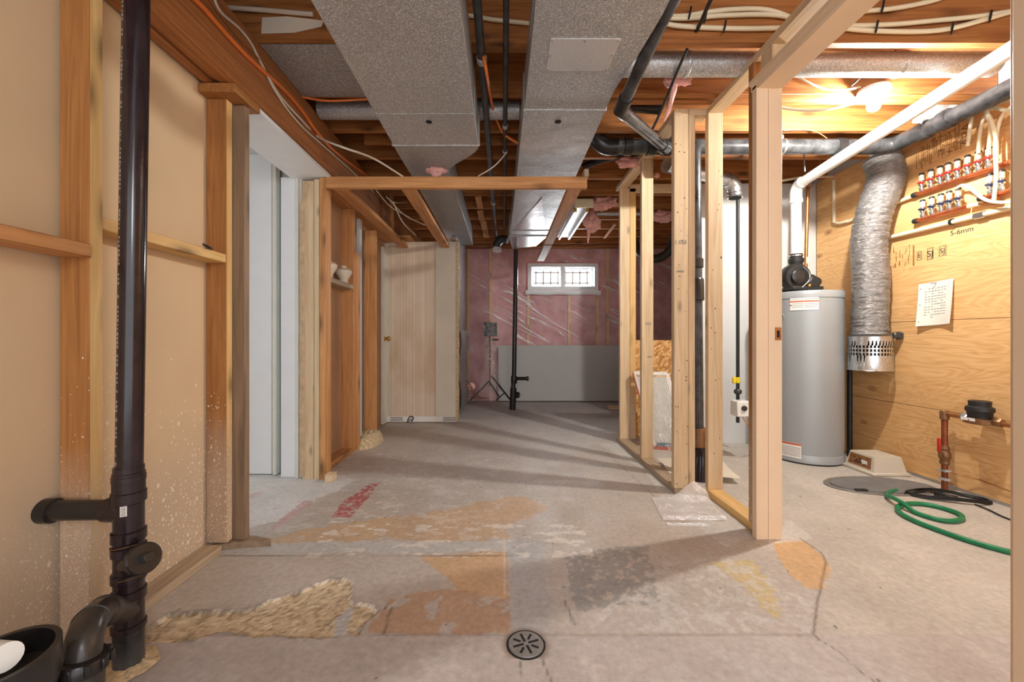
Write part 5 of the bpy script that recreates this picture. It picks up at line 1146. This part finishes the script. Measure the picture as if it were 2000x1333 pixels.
tubes = [([(1270, 30), (1330, 32), (1380, 24), (1440, 18), (1500, 20), (1560, 40)], 'upper cream tube of the bundle before the first joist'), ([(1270, 34), (1340, 36), (1420, 30), (1520, 30), (1580, 48)], 'middle cream tube of the bundle before the first joist'), ([(1285, 42), (1320, 50), (1380, 54), (1460, 56), (1560, 54)], 'lowest cream tube of the bundle before the first joist')]
for pts, lab in tubes: pipe('tubing', [PY(a, b, YJ) for a, b in pts], .0105, 'pex', lab, 'tubing', n=10, smooth=5)
tubes = [([(1620, 45), (1660, 50), (1740, 48), (1830, 40), (1910, 32), (2000, 18)], 'upper cream tube of the pair above the utility doorway'), ([(1620, 52), (1700, 60), (1790, 62), (1850, 57), (1910, 42), (2000, 16)], 'sagging cream tube of the pair above the utility doorway'), ([(1640, 30), (1690, 22), (1750, 16), (1820, 2), (1860, -12)], 'topmost cream tube above the utility doorway near the frame head')]
for pts, lab in tubes: pipe('tubing', [PY(a, b, YJ) for a, b in pts], .0105, 'pex', lab, 'tubing', n=10, smooth=5)
for k, (a, b) in enumerate(((1348, 25), (1416, 52), (1378, 33), (1725, 12), (1713, 52), (1860, 56), (1935, 32))):
    m_ = MB().tube([PY(a+2, b-12, YJ-.012), PY(a, b, YJ-.016), PY(a-3, b+12, YJ-.012)], .0045, 6)
    m_.build('tube_clip', 'black', label='black clip holding cream tubing to the first joist, '+['beside the central duct', 'on the lowest tube of the bundle', 'just behind the hanging black cable', 'on the topmost utility tube', 'on both utility tubes by the frame', 'on the sagging utility tube', 'closest to the near door jamb'][k], cat='clip', group='tube clips')
pipe('lamp_cable', [PY(1553, 146, 2.30), PY(1580, 162, 2.30), PY(1610, 173, 2.30), PY(1650, 175, 2.28), PY(1680, 170, 2.27)], .0065, 'wirewhite', 'white cable curving in to the lamp holder along the second joist', 'cable', n=8, smooth=5)
pipe('lamp_cable', [PY(1500, 205, 2.3), PY(1560, 215, 2.3), PY(1620, 213, 2.28), (PY(1690, 196, 2.26))], .0075, 'wirewhite', 'thicker white cable passing just under the lamp holder cable', 'cable', n=8, smooth=5)
pipe('lamp_cable', [PY(1663, 168, 2.26), PY(1700, 135, 2.2), PY(1750, 98, 2.15)], .0045, 'black', 'grey cable rising from the lamp holder over the round duct', 'cable', n=6, smooth=4)
pipe('joist_wire', [PY(1530, 255, 2.72), PY(1570, 254, 2.72), PY(1595, 258, 2.72), PY(1615, 270, 2.72)], .003, 'copperdull', 'thin brown wire above the black drain in the utility ceiling', 'wire', n=6, smooth=4)

# pink insulation tufts
def tuft(p, s, seed, label, tail=None, squash=(1, .6, 1)):
    bm = bmesh.new(); bmesh.ops.create_icosphere(bm, subdivisions=4, radius=1)
    for v in bm.verts:
        d_ = v.co.normalized(); k = 1+.55*mn.noise(d_*1.6+Vector((seed, 0, 0)))+.28*mn.noise(d_*4.5+Vector((0, seed, 0)))+.12*mn.noise(d_*11+Vector((0, 0, seed)))
        v.co = Vector((d_.x*squash[0], d_.y*squash[1], d_.z*squash[2]))*s*k
    bm.verts.index_update(); m_ = MB(); m_.add([v.co+Vector(p) for v in bm.verts], [[v.index for v in f.verts] for f in bm.faces], True); bm.free()
    if tail: P_ = cr(tail, 6); kk = len(P_); m_.tube(P_, [s*.30*(1-i/kk)**.8+.002 for i in range(kk)], 8, rf=lambda i, a: 1+.3*mn.noise(Vector((i*.6, a, seed))))
    m_.build('insulation_tuft', 'pink', label=label, cat='insulation', group='pink insulation tufts')
tuft(PY(1322, 150, 2.2), .062, 1.3, 'largest pink glass wool tuft hanging a long tail above the partition cap', [PY(1322, 150, 2.2), PY(1316, 175, 2.2), PY(1308, 210, 2.22), PY(1296, 238, 2.24)], (1.1, .5, .85))
tuft(PY(1322, 118+10, 2.2), .035, 2.2, 'small pink glass wool knot against the round duct, atop the largest tuft')
tuft(PY(1225, 318, 3.1), .055, 3.1, 'pink glass wool tuft below the thin sloping black pipe', squash=(1.5, .5, .7))
tuft(PY(852, 333, 2.85), .058, 4.4, 'pink glass wool ball resting on the ladder frame rail under the wide duct', squash=(1.1, .6, .6))
tuft(PY(1180, 397, 4.2), .095, 5.1, 'pink glass wool tuft beside the end plate of the tube light', squash=(1.4, .5, .7))
tuft(PY(1155, 430, 4.6), .10, 6.7, 'ragged pink glass wool strip hanging along the tube light', [PY(1150, 440, 4.6), PY(1150, 455, 4.6), PY(1148, 475, 4.6)], (.9, .4, 1.2))
tuft(PY(1296, 423, 4.4), .075, 7.7, 'pink glass wool tuft seen through the far partition studs', squash=(1.5, .5, .7))
tuft(PY(1283, 343, 3.3), .02, 8.7, 'tiny pink glass wool wisp under the shiny vent pipe')
# small far ceiling pipes
pipe('conduit', [PY(1130, 394, 4.25), PY(1190, 396, 4.25)], .03, 'galv', 'short grey conduit running level above the tube light end', 'conduit')
pipe('conduit', [PY(1165, 418, 4.45), PY(1340, 418, 4.45)], .022, 'galv', 'long grey conduit crossing behind the far partition under the joists', 'conduit')

# ------------------------------------------------------------------ light and camera
w = bpy.data.worlds.new('daylight'); bpy.context.scene.world = w; w.use_nodes = True
bg = w.node_tree.nodes['Background']; bg.inputs[0].default_value = (.93, .96, 1, 1); bg.inputs[1].default_value = 2.7
def area(name, loc, rot, sx, sy, e, col=(1, 1, 1)):
    l = bpy.data.lights.new(name, 'AREA'); l.shape = 'RECTANGLE'; l.size = sx; l.size_y = sy; l.energy = e; l.color = col
    o = bpy.data.objects.new(name, l); C.objects.link(o); o.location = Vector(loc)+Vector((0, 0, CH)); o.rotation_euler = rot
area('window_daylight', ((wx0+wx1)/2, 6.4, (wz0+wz1)/2+.1), (-PI/2+.25, 0, 0), 1.2, .6, 150, (.93, .97, 1))
area('next_room_daylight', (-3.4, 1.6, .1), (0, -PI/2, 0), 1.8, 2.0, 15, (.95, .98, 1))
def point(name, loc, e, r, col):
    l = bpy.data.lights.new(name, 'POINT'); l.energy = e; l.shadow_soft_size = r; l.color = col
    o = bpy.data.objects.new(name, l); C.objects.link(o); o.location = Vector(loc)+Vector((0, 0, CH))
point('added_fill_light', (.75, -1.2, 1.0), 60, .28, (1, .98, .96))  # added fill behind the camera to brighten the room, has no fixture
cam = bpy.data.cameras.new('camera'); co = bpy.data.objects.new('camera', cam); C.objects.link(co)
co.location = (0, 0, CH); co.rotation_euler = (PI/2, 0, 0); cam.sensor_width = 36; cam.lens = 36*F0/2000
cam.shift_x = (1000-CX)/2000; cam.shift_y = -(666.5-CY)/2000; cam.clip_start = .02
sc_ = bpy.context.scene; sc_.camera = co; sc_.cycles.max_bounces = 14; sc_.cycles.diffuse_bounces = 6; sc_.cycles.transparent_max_bounces = 16
sc_.view_settings.view_transform = 'Standard'; sc_.view_settings.look = 'None'; sc_.view_settings.gamma = 1; sc_.view_settings.exposure = 0; sc_.view_settings.use_curve_mapping = False
for o in bpy.data.objects:
    if '_org' in o.keys(): del o['_org']
